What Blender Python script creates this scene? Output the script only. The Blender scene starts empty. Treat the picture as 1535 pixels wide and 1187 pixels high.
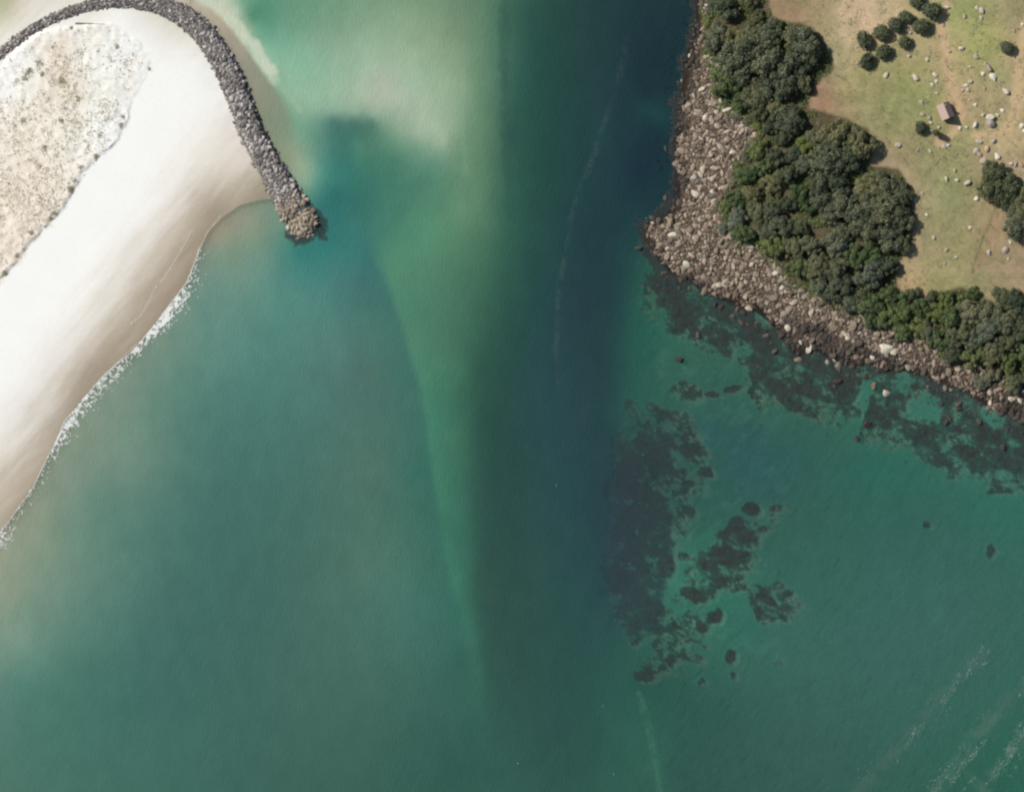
import bpy, bmesh, math, random
import numpy as np
from mathutils import Vector, Matrix

S = 0.33                                   # metres per photograph pixel
CX, CY = 767.5, 593.5
KR, KG, KB = 1.31, 1.29, 1.295              # how bright a white level surface comes out under this light
K = np.array([KR, KG, KB])
rng = np.random.default_rng(7)
random.seed(7)
scene = bpy.context.scene
col = scene.collection

def lin(c):
    c = np.asarray(c, float) / 255.0
    return np.where(c <= 0.04045, c / 12.92, ((c + 0.055) / 1.055) ** 2.4)
def alb(c):
    return np.clip(lin(c) / K, 0, 0.9)
def X(px): return (px - CX) * S
def Y(py): return (CY - py) * S
def ss(a, b, x):
    t = np.clip((x - a) / (b - a), 0, 1)
    return t * t * (3 - 2 * t)

# ---------------------------------------------------------------- noise
def vnoise(x, y, scale, seed):
    r = np.random.default_rng(seed)
    N = 256
    lat = r.random((N, N))
    u = x / scale + 1000.3; v = y / scale + 1000.7
    iu = np.floor(u).astype(int); iv = np.floor(v).astype(int)
    fu = u - iu; fv = v - iv
    fu = fu * fu * (3 - 2 * fu); fv = fv * fv * (3 - 2 * fv)
    a = lat[iu % N, iv % N]; b = lat[(iu + 1) % N, iv % N]
    c = lat[iu % N, (iv + 1) % N]; d = lat[(iu + 1) % N, (iv + 1) % N]
    return (a * (1 - fu) + b * fu) * (1 - fv) + (c * (1 - fu) + d * fu) * fv
def fbm(x, y, scale, seed, octs=4, gain=0.55):
    s = 0; w = 1; t = 0
    for i in range(octs):
        s = s + w * vnoise(x + 13.7 * i, y - 7.1 * i, scale / 2 ** i, seed + i); t += w; w *= gain
    return s / t                            # 0..1, mean .5

# ---------------------------------------------------------------- outlines (photograph plan coordinates)
SHORE = [(-300, 1200), (-120, 990), (-20, 830), (0, 800), (30, 758), (58, 715), (76, 678), (98, 632), (125, 598), (158, 562), (190, 535), (215, 508),
         (238, 480), (260, 452), (281, 425), (290, 400), (300, 372), (315, 345), (335, 325), (360, 308), (390, 300), (412, 296)]
GROYNE = [(-60, 140), (-20, 100), (0, 82), (40, 50), (78, 29), (120, 13), (157, 4), (200, 2), (240, 9), (275, 24), (304, 50), (326, 80),
          (345, 115), (361, 157), (376, 198), (393, 232), (412, 265), (430, 293), (444, 317), (452, 332)]
GW = [22, 22, 23, 23, 22, 24, 26, 28, 31, 34, 36, 37, 38, 38, 37, 38, 40, 42, 45, 44]
BEACH = SHORE + [GROYNE[i] for i in range(16, 8, -1)] + [(290, -10), (292, -300), (-400, -300), (-400, 1200)]
DUNE = [(-80, 160), (0, 100), (30, 76), (60, 52), (100, 42), (165, 38), (205, 62), (222, 90), (222, 112), (200, 145), (190, 180), (178, 205),
        (152, 232), (128, 258), (108, 290), (88, 322), (62, 345), (42, 368), (28, 392), (6, 412), (-10, 430), (-80, 510)]
COAST = [(1050, -300), (1048, 0), (1045, 55), (1034, 80), (1029, 110), (1021, 150), (1019, 190), (1015, 230), (1017, 270), (1014, 300), (1003, 324),
         (984, 331), (968, 340), (971, 360), (988, 386), (1005, 405), (1030, 417), (1052, 432), (1078, 446), (1104, 456), (1136, 466), (1160, 484),
         (1180, 515), (1196, 532), (1222, 520), (1250, 538), (1282, 548), (1300, 540), (1322, 556), (1350, 552), (1380, 560), (1420, 572), (1455, 588),
         (1485, 612), (1510, 618), (1535, 634), (1620, 690), (1900, 800), (2100, -300)]
VEG = [(1062, -300), (1060, 0), (1056, 50), (1062, 85), (1076, 105), (1080, 150), (1098, 172), (1122, 184), (1132, 205), (1112, 240), (1097, 268),
       (1082, 305), (1078, 335), (1100, 358), (1140, 372), (1165, 392), (1185, 425), (1222, 448), (1262, 462), (1300, 478), (1350, 498), (1402, 522),
       (1440, 540), (1480, 560), (1535, 588), (1620, 620), (1900, 740), (2100, -300)]
FIELD = [(1150, -300), (1148, 0), (1160, 30), (1192, 35), (1215, 42), (1240, 70), (1248, 105), (1222, 130), (1212, 150), (1212, 165), (1240, 170), (1270, 180),
         (1300, 195), (1308, 225), (1300, 250), (1345, 255), (1362, 280), (1368, 320), (1366, 360), (1350, 390), (1340, 415), (1350, 440), (1385, 448),
         (1440, 432), (1480, 450), (1535, 470), (1900, 560), (2100, -300)]

def seg_dist(px, py, pts, closed=False):
    d = np.full(px.shape, 1e18)
    n = len(pts)
    for i in range(n if closed else n - 1):
        x0, y0 = pts[i]; x1, y1 = pts[(i + 1) % n]
        dx, dy = x1 - x0, y1 - y0
        t = np.clip(((px - x0) * dx + (py - y0) * dy) / (dx * dx + dy * dy + 1e-9), 0, 1)
        d = np.minimum(d, (px - x0 - t * dx) ** 2 + (py - y0 - t * dy) ** 2)
    return np.sqrt(d)
def inside(px, py, pts):
    r = np.zeros(px.shape, bool)
    n = len(pts); j = n - 1
    for i in range(n):
        xi, yi = pts[i]; xj, yj = pts[j]
        c = ((yi > py) != (yj > py)) & (px < (xj - xi) * (py - yi) / (yj - yi + 1e-12) + xi)
        r ^= c; j = i
    return r
def sdist(px, py, pts):
    d = seg_dist(px, py, pts, True)
    return np.where(inside(px, py, pts), d, -d)

# coarse lattice on which the slow fields are worked out
GX = np.arange(-240, 1781, 4.0); GY = np.arange(-200, 1401, 4.0)
gx, gy = np.meshgrid(GX, GY, indexing='ij')
def sample(F, px, py):
    u = np.clip((px - GX[0]) / 4.0, 0, len(GX) - 1.001); v = np.clip((py - GY[0]) / 4.0, 0, len(GY) - 1.001)
    iu = u.astype(int); iv = v.astype(int); fu = u - iu; fv = v - iv
    if F.ndim == 3: fu = fu[..., None]; fv = fv[..., None]
    return (F[iu, iv] * (1 - fu) + F[iu + 1, iv] * fu) * (1 - fv) + (F[iu, iv + 1] * (1 - fu) + F[iu + 1, iv + 1] * fu) * fv

def rbf(points, ys=1.0, gx=gx, gy=gy):
    P = np.array([p[:2] for p in points], float) * np.array([1, ys]); C = np.array([p[2:] for p in points], float)
    n = len(P)
    D = np.hypot(P[:, None, 0] - P[None, :, 0], P[:, None, 1] - P[None, :, 1])
    A = np.zeros((n + 1, n + 1)); A[:n, :n] = -D + np.eye(n) * 5.0; A[:n, n] = 1; A[n, :n] = 1
    w = np.linalg.solve(A, np.vstack([C, np.zeros((1, 3))]))
    x = np.clip(gx, -5, 1540); y = np.clip(gy, -5, 1192) * ys
    out = np.zeros(gx.shape + (3,)) + w[n]
    for i in range(n):
        out += -np.hypot(x - P[i, 0], y - P[i, 1])[..., None] * w[i]
    return np.clip(out, C.min(0), C.max(0))

WEST = [(480,340,45,118,112),(450,378,52,124,115),(400,400,104,145,130),(350,400,122,150,130),(300,470,100,140,127),(500,400,72,130,120),(540,420,66,114,108),(450,450,88,138,126),(400,500,85,135,122),(330,550,92,137,124),(500,520,86,128,118),(532,560,80,116,108),(560,560,80,114,102),(560,700,84,116,102),(600,560,68,115,103),(590,480,70,118,104),(620,700,62,112,98),(300,620,82,125,113),(250,650,96,133,118),(200,690,115,143,125),(400,620,76,122,112),(400,700,72,116,106),(300,750,72,115,105),(200,800,88,128,114),(140,760,100,136,120),(95,790,120,146,126),(60,850,128,150,129),(20,890,140,155,133),(0,850,150,158,136),(30,960,122,153,134),(60,930,112,143,125),(120,900,100,135,120),(180,900,88,128,114),(250,900,72,112,103),(400,900,68,108,98),(0,960,122,148,128),(30,1020,85,130,116),(100,1050,75,120,106),(20,1100,80,122,108),(20,1180,78,118,103),(200,1000,68,112,102),(300,1100,66,108,97),(400,1150,64,103,92),(520,850,78,114,100),(560,850,82,120,105),(600,900,72,118,104),(540,1000,72,110,97),(640,950,66,112,100),(670,1050,58,100,88),(600,1150,58,98,86),(500,1150,64,102,88),(690,1150,52,92,80),(430,340,110,145,125),(400,330,128,148,125),(370,330,150,152,128),(370,316,164,155,133),(345,336,160,152,131),(392,306,158,152,130),(345,350,150,155,128),(320,380,130,150,130),(315,420,112,146,130),(280,470,120,148,130),(240,520,118,143,125),(200,570,125,146,127),(160,620,125,146,128),(130,660,130,148,128),(100,720,130,148,130),(60,780,140,152,130),(250,580,100,138,122),(200,640,115,146,126),(330,480,104,142,128),(110,1000,78,122,108),(180,1130,70,113,100),(660,860,60,110,94),(640,760,60,110,94),(680,980,56,102,88),(480,700,76,116,104),(480,600,78,122,112),(470,800,72,112,100),(300,900,68,110,100),(350,325,166,157,135),(375,311,168,159,137),(396,301,164,157,136),(365,337,150,153,131),(400,320,140,150,130),(335,341,162,155,133),(322,360,156,153,131)]
MAIN = [(590,400,88,140,110),(640,350,88,142,112),(600,300,74,125,104),(690,320,100,141,110),(720,300,96,133,104),(650,270,84,133,108),(690,260,100,139,110),(740,330,70,112,90),(700,400,74,118,92),(650,450,80,128,102),(620,450,78,130,105),(660,550,76,126,100),(640,520,78,126,100),(690,560,64,112,88),(712,560,50,90,74),(650,620,68,126,104),(690,650,66,116,92),(712,650,48,86,72),(665,750,66,124,100),(700,750,58,106,88),(716,750,48,84,73),(690,870,66,122,100),(715,870,50,86,74),(702,930,62,116,96),(725,930,50,85,75),(714,1000,57,106,90),(735,1000,51,87,76),(724,1080,54,98,85),(722,1150,53,94,82),(380,30,78,135,106),(400,20,86,142,112),(430,30,115,160,132),(480,60,132,165,140),(460,100,140,184,154),(510,120,152,183,155),(550,100,160,187,158),(600,60,147,175,145),(620,120,160,187,158),(640,60,144,167,134),(600,150,170,185,162),(575,125,178,187,166),(560,145,174,187,164),(650,190,166,187,160),(660,215,162,181,155),(620,195,160,179,152),(620,212,122,159,132),(560,30,137,167,135),(500,20,120,157,128),(690,50,120,147,116),(690,120,142,169,138),(680,180,142,169,140),(690,210,114,149,118),(715,120,108,143,112),(720,200,100,135,106),(740,50,84,122,98),(745,200,78,114,90),(740,120,88,125,100),(410,100,145,188,158),(440,140,156,190,160),(470,165,144,177,150),(500,165,147,179,152),(530,168,152,179,152),(560,170,152,177,152),(500,184,74,119,108),(530,184,70,113,102),(558,184,80,121,104),(590,200,114,153,126),(500,230,64,119,108),(540,220,84,135,112),(600,240,82,131,108),(650,240,104,147,120),(490,250,70,137,122),(472,250,120,163,142),(455,250,150,172,142),(460,275,142,170,142),(478,280,80,142,128),(500,290,52,113,104),(540,300,58,115,104),(480,310,54,121,112),(475,340,47,115,112),(520,340,60,119,110),(560,340,70,125,108),(560,370,74,130,108),(520,370,66,124,114),(440,225,148,164,135),(420,190,138,150,122),(398,150,142,154,126),(436,185,128,165,138),(420,150,122,160,132),(450,200,118,165,138),(330,25,202,190,164),(350,66,192,180,153),(352,90,186,174,148),(372,120,175,168,140),(386,160,162,158,134),(312,5,200,190,164),(330,5,205,212,188),(352,22,198,212,185),(372,50,185,205,175),(386,85,165,196,165),(362,8,120,165,135),(388,60,110,165,135),(405,200,158,162,136),(425,235,155,162,134),(770,50,58,98,82),(800,50,42,80,70),(768,120,60,100,85),(765,200,48,84,74),(790,150,44,86,74),(850,100,38,70,65),(850,250,36,70,66),(900,50,36,62,62),(950,50,32,58,62),(1000,50,31,56,62),(980,120,31,54,61),(1005,120,30,54,60),(1008,90,30,54,60),(1005,215,30,54,60),(1000,300,32,60,64),(970,140,30,55,62),(975,195,30,54,62),(940,170,33,60,64),(1015,20,31,56,60),(1012,160,32,58,62),(978,168,36,74,74),(996,172,34,72,73),(960,165,34,68,72),(960,250,30,52,64),(1000,250,32,58,64),(900,200,38,68,67),(800,300,42,80,70),(765,300,54,98,80),(850,350,38,68,68),(900,350,33,60,66),(935,320,33,62,66),(870,450,37,63,67),(890,520,39,65,66),(800,450,40,76,71),(760,450,46,84,72),(728,450,58,100,82),(750,560,44,80,70),(730,600,46,82,70),(800,560,42,76,74),(840,600,42,72,75),(870,600,42,71,73),(740,750,46,80,72),(800,750,44,78,74),(850,720,42,74,76),(740,900,50,84,74),(800,900,48,82,74),(860,880,44,80,76),(750,1050,51,88,77),(800,1050,48,84,75),(860,1050,45,82,74),(905,1000,46,86,78),(780,1150,52,92,82),(850,1150,48,86,76),(910,1150,48,90,78),(950,1150,52,98,84),(978,1150,60,108,92),(962,1080,52,102,88),(1010,1150,52,93,83),(960,400,43,88,77),(980,400,44,98,84),(960,450,46,100,82),(930,450,37,67,68),(980,500,46,104,87),(1000,540,55,105,89),(950,540,43,92,79),(1050,560,57,103,88),(950,600,45,96,83),(1000,600,55,101,87),(1100,600,55,101,87),(1150,620,55,105,90),(1060,640,53,97,89),(1130,650,55,96,92),(1100,700,54,96,92),(1150,720,55,98,93),(1050,700,53,99,87),(925,640,41,76,72),(925,720,41,66,70),(920,800,43,70,73),(925,860,45,70,73),(1020,820,65,117,101),(1010,870,62,125,105),(1050,800,53,103,89),(1080,900,56,117,99),(1000,930,55,113,95),(1150,800,57,101,89),(1200,760,57,101,89),(1200,900,60,109,97),(1000,1030,48,93,81),(1050,1050,52,95,84),(960,1020,46,92,80),(1100,1000,60,107,94),(1200,1000,64,109,97),(1100,1150,56,97,87),(1200,1150,60,101,91),(1300,1000,64,109,99),(1300,1150,60,103,91),(1400,1050,62,109,97),(1500,1150,50,105,87),(1500,1000,62,109,97),(1400,900,64,111,101),(1500,880,62,109,97),(1300,850,60,109,97),(1400,780,58,105,94),(1300,700,52,109,95),(1250,650,59,104,89),(1380,660,56,113,95),(1500,750,56,115,99),(1500,650,62,115,99),(1200,680,53,101,93),(1400,620,66,122,104),(1330,600,60,117,97),(1295,590,62,119,101),(1200,620,59,105,89),(990,560,55,103,88),(1030,600,57,103,88),(990,430,51,91,81),(1030,540,61,105,89),(1485,620,72,125,107),(1350,570,68,115,99),(920,400,36,64,65),(915,560,39,68,68)]
SAND = [(250,150,254,252,245),(150,350,254,252,245),(50,480,254,252,245),(0,560,254,252,245),(300,100,254,252,245),(340,150,252,249,240),(350,200,238,230,218),(300,250,238,230,217),(370,250,226,215,199),(330,275,214,202,184),(260,300,242,235,224),(220,340,246,239,229),(280,330,205,192,172),(300,318,190,175,155),(320,310,178,163,143),(350,300,190,176,155),(380,285,180,168,146),(395,280,170,160,138),(180,400,242,235,224),(240,370,215,203,185),(262,380,192,177,156),(285,390,178,163,141),(130,470,243,237,226),(180,450,226,216,200),(210,450,196,181,161),(232,470,178,163,143),(100,520,242,235,224),(140,510,220,208,191),(170,510,190,175,155),(190,525,176,161,140),(60,580,243,237,227),(100,570,213,201,183),(125,575,184,169,149),(110,600,184,169,149),(30,620,243,237,227),(60,640,214,202,186),(80,645,188,173,153),(20,680,228,218,203),(40,708,192,178,157),(8,740,205,192,172),(20,762,184,169,147),(0,650,245,239,229),(275,410,172,156,135),(250,450,170,154,132),(150,560,176,160,140),(0,40,225,218,200),(60,20,238,232,220),(100,5,232,226,210),(0,5,180,182,145),(15,15,200,195,165),(40,10,225,215,200),(20,60,248,243,230),(-5,820,180,166,146),(180,25,254,252,245),(285,0,196,186,160)]
DUNEC = [(60,120,251,242,226),(20,130,255,253,246),(50,95,255,253,246),(120,100,251,246,233),(180,80,255,253,246),(190,120,255,253,243),(90,180,251,242,225),(30,200,249,238,221),(60,250,247,235,217),(20,300,247,234,216),(120,200,254,247,233),(150,200,255,253,246),(90,280,251,240,223),(30,360,249,236,218),(170,220,255,253,246),(80,80,247,234,216),(95,118,233,216,193),(140,140,255,253,241)]
GRASS = [(1290,20,200,172,140),(1330,40,198,172,138),(1262,30,188,166,130),(1235,20,162,146,106),(1200,30,155,130,100),(1170,15,150,125,95),(1225,60,165,148,110),(1250,100,165,155,115),(1300,112,155,146,98),(1350,55,172,155,115),(1345,95,155,152,100),(1270,130,160,151,101),(1320,130,153,148,95),(1370,110,157,151,98),(1400,60,175,160,112),(1415,60,188,166,126),(1418,110,180,160,118),(1430,140,185,160,120),(1436,168,180,152,115),(1440,30,155,161,98),(1480,55,163,162,98),(1460,70,151,161,95),(1425,20,155,161,101),(1510,30,155,144,105),(1527,80,190,165,125),(1525,150,190,165,125),(1505,120,155,152,105),(1460,110,160,154,101),(1445,90,165,155,100),(1290,160,156,150,102),(1340,160,145,146,95),(1300,180,150,145,100),(1380,165,145,148,93),(1395,140,147,152,95),(1440,200,160,154,103),(1480,203,178,166,116),(1505,200,188,170,124),(1235,150,158,128,100),(1225,165,160,134,104),(1235,125,162,134,104),(1320,220,152,140,98),(1350,230,158,142,105),(1320,245,168,146,118),(1400,240,150,145,100),(1380,270,155,148,105),(1425,290,147,151,101),(1400,330,150,146,100),(1440,330,149,144,97),(1375,300,168,150,116),(1370,400,176,158,116),(1400,360,150,140,100),(1450,370,155,146,101),(1484,335,166,142,108),(1500,400,156,138,105),(1520,420,160,140,108),(1372,432,178,150,108),(1350,420,172,150,112),(1400,430,160,155,100),(1450,400,155,146,101),(1470,440,150,145,105),(1522,250,165,148,112),(1510,175,150,140,100),(1440,240,150,146,98),(1470,240,165,150,118),(1470,160,160,148,108),(1420,250,145,146,95)]

F_mainv = rbf(MAIN, .33)
zone_beach = sdist(gx, gy, BEACH); zone_head = sdist(gx, gy, COAST); zone_dune = sdist(gx, gy, DUNE)
zone_veg = sdist(gx, gy, VEG); zone_field = sdist(gx, gy, FIELD)
F_west, F_main, F_sand, F_dune, F_grass = map(rbf, (WEST, MAIN, SAND, DUNEC, GRASS))

def zone(F, px, py): return sample(F, px, py)

# ---------------------------------------------------------------- ground height
def reef_mask(px, py):
    """how much weed-covered rock covers the sea floor, and how deep it lies (0 shallow .. 1 deep)"""
    jx = (fbm(px, py, 24, 54, 4, .7) - .5) * 34; jy = (fbm(px, py, 24, 58, 4, .7) - .5) * 34
    n = fbm(px * .9 + py * .4, (-px * .4 + py * .9) * 1.5, 26, 50, 6, 0.80)
    px0, py0 = px, py
    px = px + jx; py = py + jy
    dh = -zone(zone_head, px, py)                                   # distance off the coast
    dens = np.zeros(px.shape)
    wd = np.interp(py, [0, 60, 120, 300, 335, 350, 400, 440, 480], [14, 14, 13, 13, 13, 10, 18, 60, 78])
    wd = 1.12 * np.where(px > 1130, np.interp(px, [1130, 1160, 1200, 1240, 1290, 1300, 1380, 1460, 1535], [108, 92, 78, 92, 70, 105, 118, 100, 92]), wd)
    wd = wd * np.where((py < 350) & (px < 1100), .35 + 1.2 * fbm(px0, py0, 16, 66, 3), 1)
    shore = (1 - ss(0.55, 1.12, dh / np.maximum(wd, 1)))
    dens = shore * 1.0
    for (cx, cy, rx, ry, a, v) in POOLS:
        dens = dens - v * blob(px, py, cx, cy, rx, ry, a)
    deep = np.zeros(px.shape)
    for (cx, cy, rx, ry, a, v, dp) in REEFS:
        q = min(1.0, rx / 30)
        b = blob(px0 + jx * q, py0 + jy * q, cx, cy, rx * 1.15, ry * 1.15, a) * v
        dens = np.maximum(dens, b); deep = np.maximum(deep, np.where(b > 0.25, dp, 0))
    val = np.minimum(dens, 1) * 0.70 + (n - 0.5) * 2.5
    fine = .55 + .45 * ss(.34, .60, fbm(px0, py0, 5, 64, 3, .7))
    m = .46 * ss(0.04, 0.52, val) + .52 * ss(0.32, 0.86, val) * (.25 + .75 * fine)
    m = m * ss(0.04, 0.30, dens) * (1 - .12 * deep)
    return m, deep, ss(.1, .5, dens)
def blob(px, py, cx, cy, rx, ry, a):
    c, s = math.cos(math.radians(a)), math.sin(math.radians(a))
    dx, dy = px - cx, py - cy
    u = (dx * c + dy * s) / rx; v = (-dx * s + dy * c) / ry
    return 1 - ss(0.5, 1.25, np.sqrt(u * u + v * v))
POOLS = [(1297, 590, 9, 34, 5, 1.2), (1352, 572, 11, 22, -20, 1.2), (1388, 612, 26, 24, -35, 1.3), (1428, 625, 14, 20, -20, .7), (1484, 618, 14, 28, -30, 1.3),
         (1150, 478, 20, 8, 20, .6), (1060, 480, 16, 8, -20, .5), (1120, 530, 24, 7, 30, .5), (1330, 625, 14, 8, 60, .7), (1450, 660, 16, 9, 20, .6),
         (1080, 470, 12, 6, 30, .4), (1235, 600, 8, 12, 0, .3)]
REEFS = [(962, 745, 44, 120, -3, .98, .8), (945, 850, 36, 90, -4, 1.0, .9), (1076, 850, 52, 32, -20, .66, .2), (1115, 805, 36, 22, -25, .62, .2), (1000, 950, 60, 60, 0, .42, .3), (1020, 700, 40, 60, 0, .46, .4), (1160, 900, 40, 26, 20, .42, .2), (985, 700, 30, 60, 12, .8, .6), (965, 900, 36, 44, 10, .85, .7), (1000, 640, 46, 26, 20, .62, .5),
         (1035, 675, 18, 12, 0, .8, .4), (1055, 708, 12, 9, 0, .85, .3), (960, 620, 34, 22, 0, .55, .5), (1030, 585, 26, 14, 20, .6, .3), (1100, 582, 14, 6, 0, .8, .2), (1068, 590, 10, 6, 0, .8, .3),
         (1127, 762, 13, 9, 5, 1.1, .1), (1165, 760, 16, 6, -10, .9, .2), (1158, 775, 7, 8, 0, .8, .2), (1105, 790, 16, 14, 20, .75, .3), (1125, 808, 22, 9, -25, 1.0, .1), (1085, 830, 26, 12, -25, 1.0, .1),
         (1060, 850, 22, 12, 10, .95, .3), (1085, 868, 26, 12, -8, .95, .2), (1030, 838, 14, 8, 20, .9, .3), (1025, 770, 14, 26, 0, .62, .4), (1000, 845, 12, 18, 0, .85, .4), (1040, 890, 20, 12, 10, .8, .2),
         (1062, 885, 14, 14, 10, .9, .2), (1100, 880, 20, 8, 0, .7, .2), (1068, 924, 15, 9, -30, 1.15, .0), (1055, 942, 9, 7, 0, .9, .2), (1140, 893, 10, 6, 20, 1.0, .1), (1155, 903, 13, 6, 35, 1.0, .1),
         (1180, 890, 10, 6, -20, 1.0, .1), (1138, 918, 6, 12, 0, .8, .3), (1095, 985, 7, 9, 0, 1.15, .1), (1098, 1010, 4, 7, 0, .9, .3), (1050, 1020, 6, 7, -40, .95, .3), (1024, 976, 6, 6, 0, .95, .3),
         (983, 970, 15, 13, 0, .82, .4), (965, 1012, 14, 10, 0, .82, .5), (1003, 990, 8, 8, 0, .8, .4), (1030, 955, 9, 9, 0, .75, .3), (960, 905, 26, 30, 0, .8, .5), (1168, 990, 7, 6, 0, .8, .5),
         (475, 332, 17, 30, -32, 1.1, .4), (452, 355, 22, 11, 0, 1.1, .2), (440, 350, 10, 8, 0, 1, .1),
         (1480, 700, 36, 16, 15, .8, .2), (1520, 690, 26, 28, 0, .9, .2), (1400, 680, 34, 16, 20, .7, .3), (1500, 735, 18, 9, 0, .7, .3), (1388, 785, 6, 5, 0, .9, .6), (1484, 826, 6, 10, 10, .8, .6),
         (1010, 320, 14, 14, 0, 1, .5), (1000, 340, 20, 14, 0, .9, .4), (1385, 640, 20, 10, 0, .7, .2), (1540, 560, 20, 20, 0, .5, .2)]

def height(px, py, fine=True):
    hb = zone(zone_beach, px, py) * S; hh = zone(zone_head, px, py) * S; hd = zone(zone_dune, px, py) * S
    hf = zone(zone_field, px, py) * S
    zb = np.where(hb > 0, 2.6 * (1 - np.exp(-np.maximum(hb, 0) / 22)), np.maximum(-0.05 + 0.06 * hb, -6))
    hh = hh + (fbm(px, py, 20, 15, 4, .65) - .5) * 7 * (1 - ss(3, 12, np.abs(hh)))
    n = fbm(px, py, 46, 3, 4); nn = fbm(px, py, 7, 11, 3)
    zb = zb + np.where(hd > -0.8, ss(-0.9, 0.9, hd + 6 * (n - .5) + 3 * (nn - .5)) * (0.75 * (1 - .9 * ss(90, 190, px - py * .25)) + 0.9 * (n - .5) + 0.7 * (nn - .5)), 0)
    zh = np.where(hh > 0, 8.5 * (1 - np.exp(-np.maximum(hh, 0) / 55)), np.maximum(-0.05 + 0.10 * hh, -2.4 - 6 * (1 - ss(880, 930, px))))
    zh = zh + ss(2, 10, hh) * (n - .5) * 1.2 + ss(3, 20, hf) * (nn - .5) * 0.25
    z = np.maximum(zb, zh)
    z = np.where((px > 600) & (px < 940) & (z < -4), z - 5 * ss(600, 800, px) * (1 - ss(850, 940, px)), z)
    m, deep, _d = reef_mask(px, py)
    z = z + np.where(z < 0, m * np.minimum(-z * 0.55, 2.2) * (0.5 + n), 0)
    return z

def tarray(px, py): return np.array([float(px)]), np.array([float(py)])
def ground(px, py): return float(height(*tarray(px, py))[0])

# ---------------------------------------------------------------- mesh helpers
def mesh_np(name, verts, faces, mats, attrs=None, smooth=False, loose_n=4):
    me = bpy.data.meshes.new(name)
    nv = len(verts); nf = len(faces); k = faces.shape[1]
    me.vertices.add(nv); me.vertices.foreach_set('co', np.ascontiguousarray(verts, np.float32).ravel())
    me.loops.add(nf * k); me.loops.foreach_set('vertex_index', np.ascontiguousarray(faces, np.int32).ravel())
    me.polygons.add(nf); me.polygons.foreach_set('loop_start', np.arange(0, nf * k, k, dtype=np.int32))
    me.polygons.foreach_set('use_smooth', np.full(nf, smooth))
    for nm, a in (attrs or {}).items():
        at = me.attributes.new(nm, 'FLOAT_COLOR', 'POINT')
        c = np.ones((nv, 4), np.float32); c[:, :3] = a
        at.data.foreach_set('color', c.ravel())
    for m in (mats if isinstance(mats, (list, tuple)) else [mats]): me.materials.append(m)
    me.update(calc_edges=True); me.validate()
    return me
def link(name, me, parent=None, loc=(0, 0, 0)):
    o = bpy.data.objects.new(name, me); col.objects.link(o); o.location = loc
    if parent: o.parent = parent
    return o
def tag(o, label=None, cat=None, group=None, kind=None):
    if label: o['label'] = label
    if cat: o['category'] = cat
    if group: o['group'] = group
    if kind: o['kind'] = kind
    return o
def empty(name, loc): 
    o = bpy.data.objects.new(name, None); col.objects.link(o); o.location = loc; o.empty_display_size = 0.5
    return o
def grid_faces(nx, ny):
    i, j = np.meshgrid(np.arange(nx - 1), np.arange(ny - 1), indexing='ij')
    a = i * ny + j
    return np.stack([a, a + 1, a + ny + 1, a + ny], -1).reshape(-1, 4)[:, ::-1][:, ::-1]
def submesh(V, Fc, attrs, keep):
    f = Fc[keep]; used = np.unique(f); remap = np.full(len(V), -1); remap[used] = np.arange(len(used))
    return V[used], remap[f], {k: a[used] for k, a in attrs.items()}

# ---------------------------------------------------------------- materials
def new_mat(name):
    m = bpy.data.materials.new(name); m.use_nodes = True
    nt = m.node_tree; nt.nodes.clear()
    out = nt.nodes.new('ShaderNodeOutputMaterial')
    return m, nt, out
def N(nt, t, **kw):
    n = nt.nodes.new(t)
    for k, v in kw.items():
        if k in n.inputs.keys() if isinstance(k, str) else False: n.inputs[k].default_value = v
        else: setattr(n, k, v)
    return n
def mixrgb(nt, mode, fac, a, b):
    n = nt.nodes.new('ShaderNodeMix'); n.data_type = 'RGBA'; n.blend_type = mode
    for sock, v in ((n.inputs[0], fac), (n.inputs[6], a), (n.inputs[7], b)):
        if isinstance(v, bpy.types.NodeSocket): nt.links.new(v, sock)
        elif isinstance(v, (int, float)): sock.default_value = v
        else: sock.default_value = tuple(v) + (1,) if len(v) == 3 else v
    return n.outputs[2]
def ramp(nt, fac, stops):
    r = nt.nodes.new('ShaderNodeValToRGB'); cr = r.color_ramp
    while len(cr.elements) < len(stops): cr.elements.new(0.5)
    for e, (p, c) in zip(cr.elements, stops):
        e.position = p; e.color = tuple(c) + (1,) if len(c) == 3 else c
    nt.links.new(fac, r.inputs[0]); return r.outputs[0]
def noise(nt, vec, scale, detail=4, rough=.6):
    n = nt.nodes.new('ShaderNodeTexNoise'); n.inputs['Scale'].default_value = scale; n.inputs['Detail'].default_value = detail
    n.inputs['Roughness'].default_value = rough; nt.links.new(vec, n.inputs['Vector']); return n.outputs[0]
def coords(nt, scale=(1, 1, 1), rot=(0, 0, 0), kind='Object'):
    t = nt.nodes.new('ShaderNodeTexCoord'); m = nt.nodes.new('ShaderNodeMapping')
    m.inputs['Scale'].default_value = scale; m.inputs['Rotation'].default_value = rot
    nt.links.new(t.outputs[kind], m.inputs[0]); return m.outputs[0]
def principled(nt, color, rough=.8, spec=.3, normal=None):
    p = nt.nodes.new('ShaderNodeBsdfPrincipled'); p.inputs['Roughness'].default_value = rough
    p.inputs['Specular IOR Level'].default_value = spec
    if isinstance(color, bpy.types.NodeSocket): nt.links.new(color, p.inputs['Base Color'])
    else: p.inputs['Base Color'].default_value = tuple(color) + (1,)
    if normal is not None: nt.links.new(normal, p.inputs['Normal'])
    return p
def bump(nt, h, strength, dist):
    b = nt.nodes.new('ShaderNodeBump'); b.inputs['Strength'].default_value = strength; b.inputs['Distance'].default_value = dist
    nt.links.new(h, b.inputs['Height']); return b.outputs[0]
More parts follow.
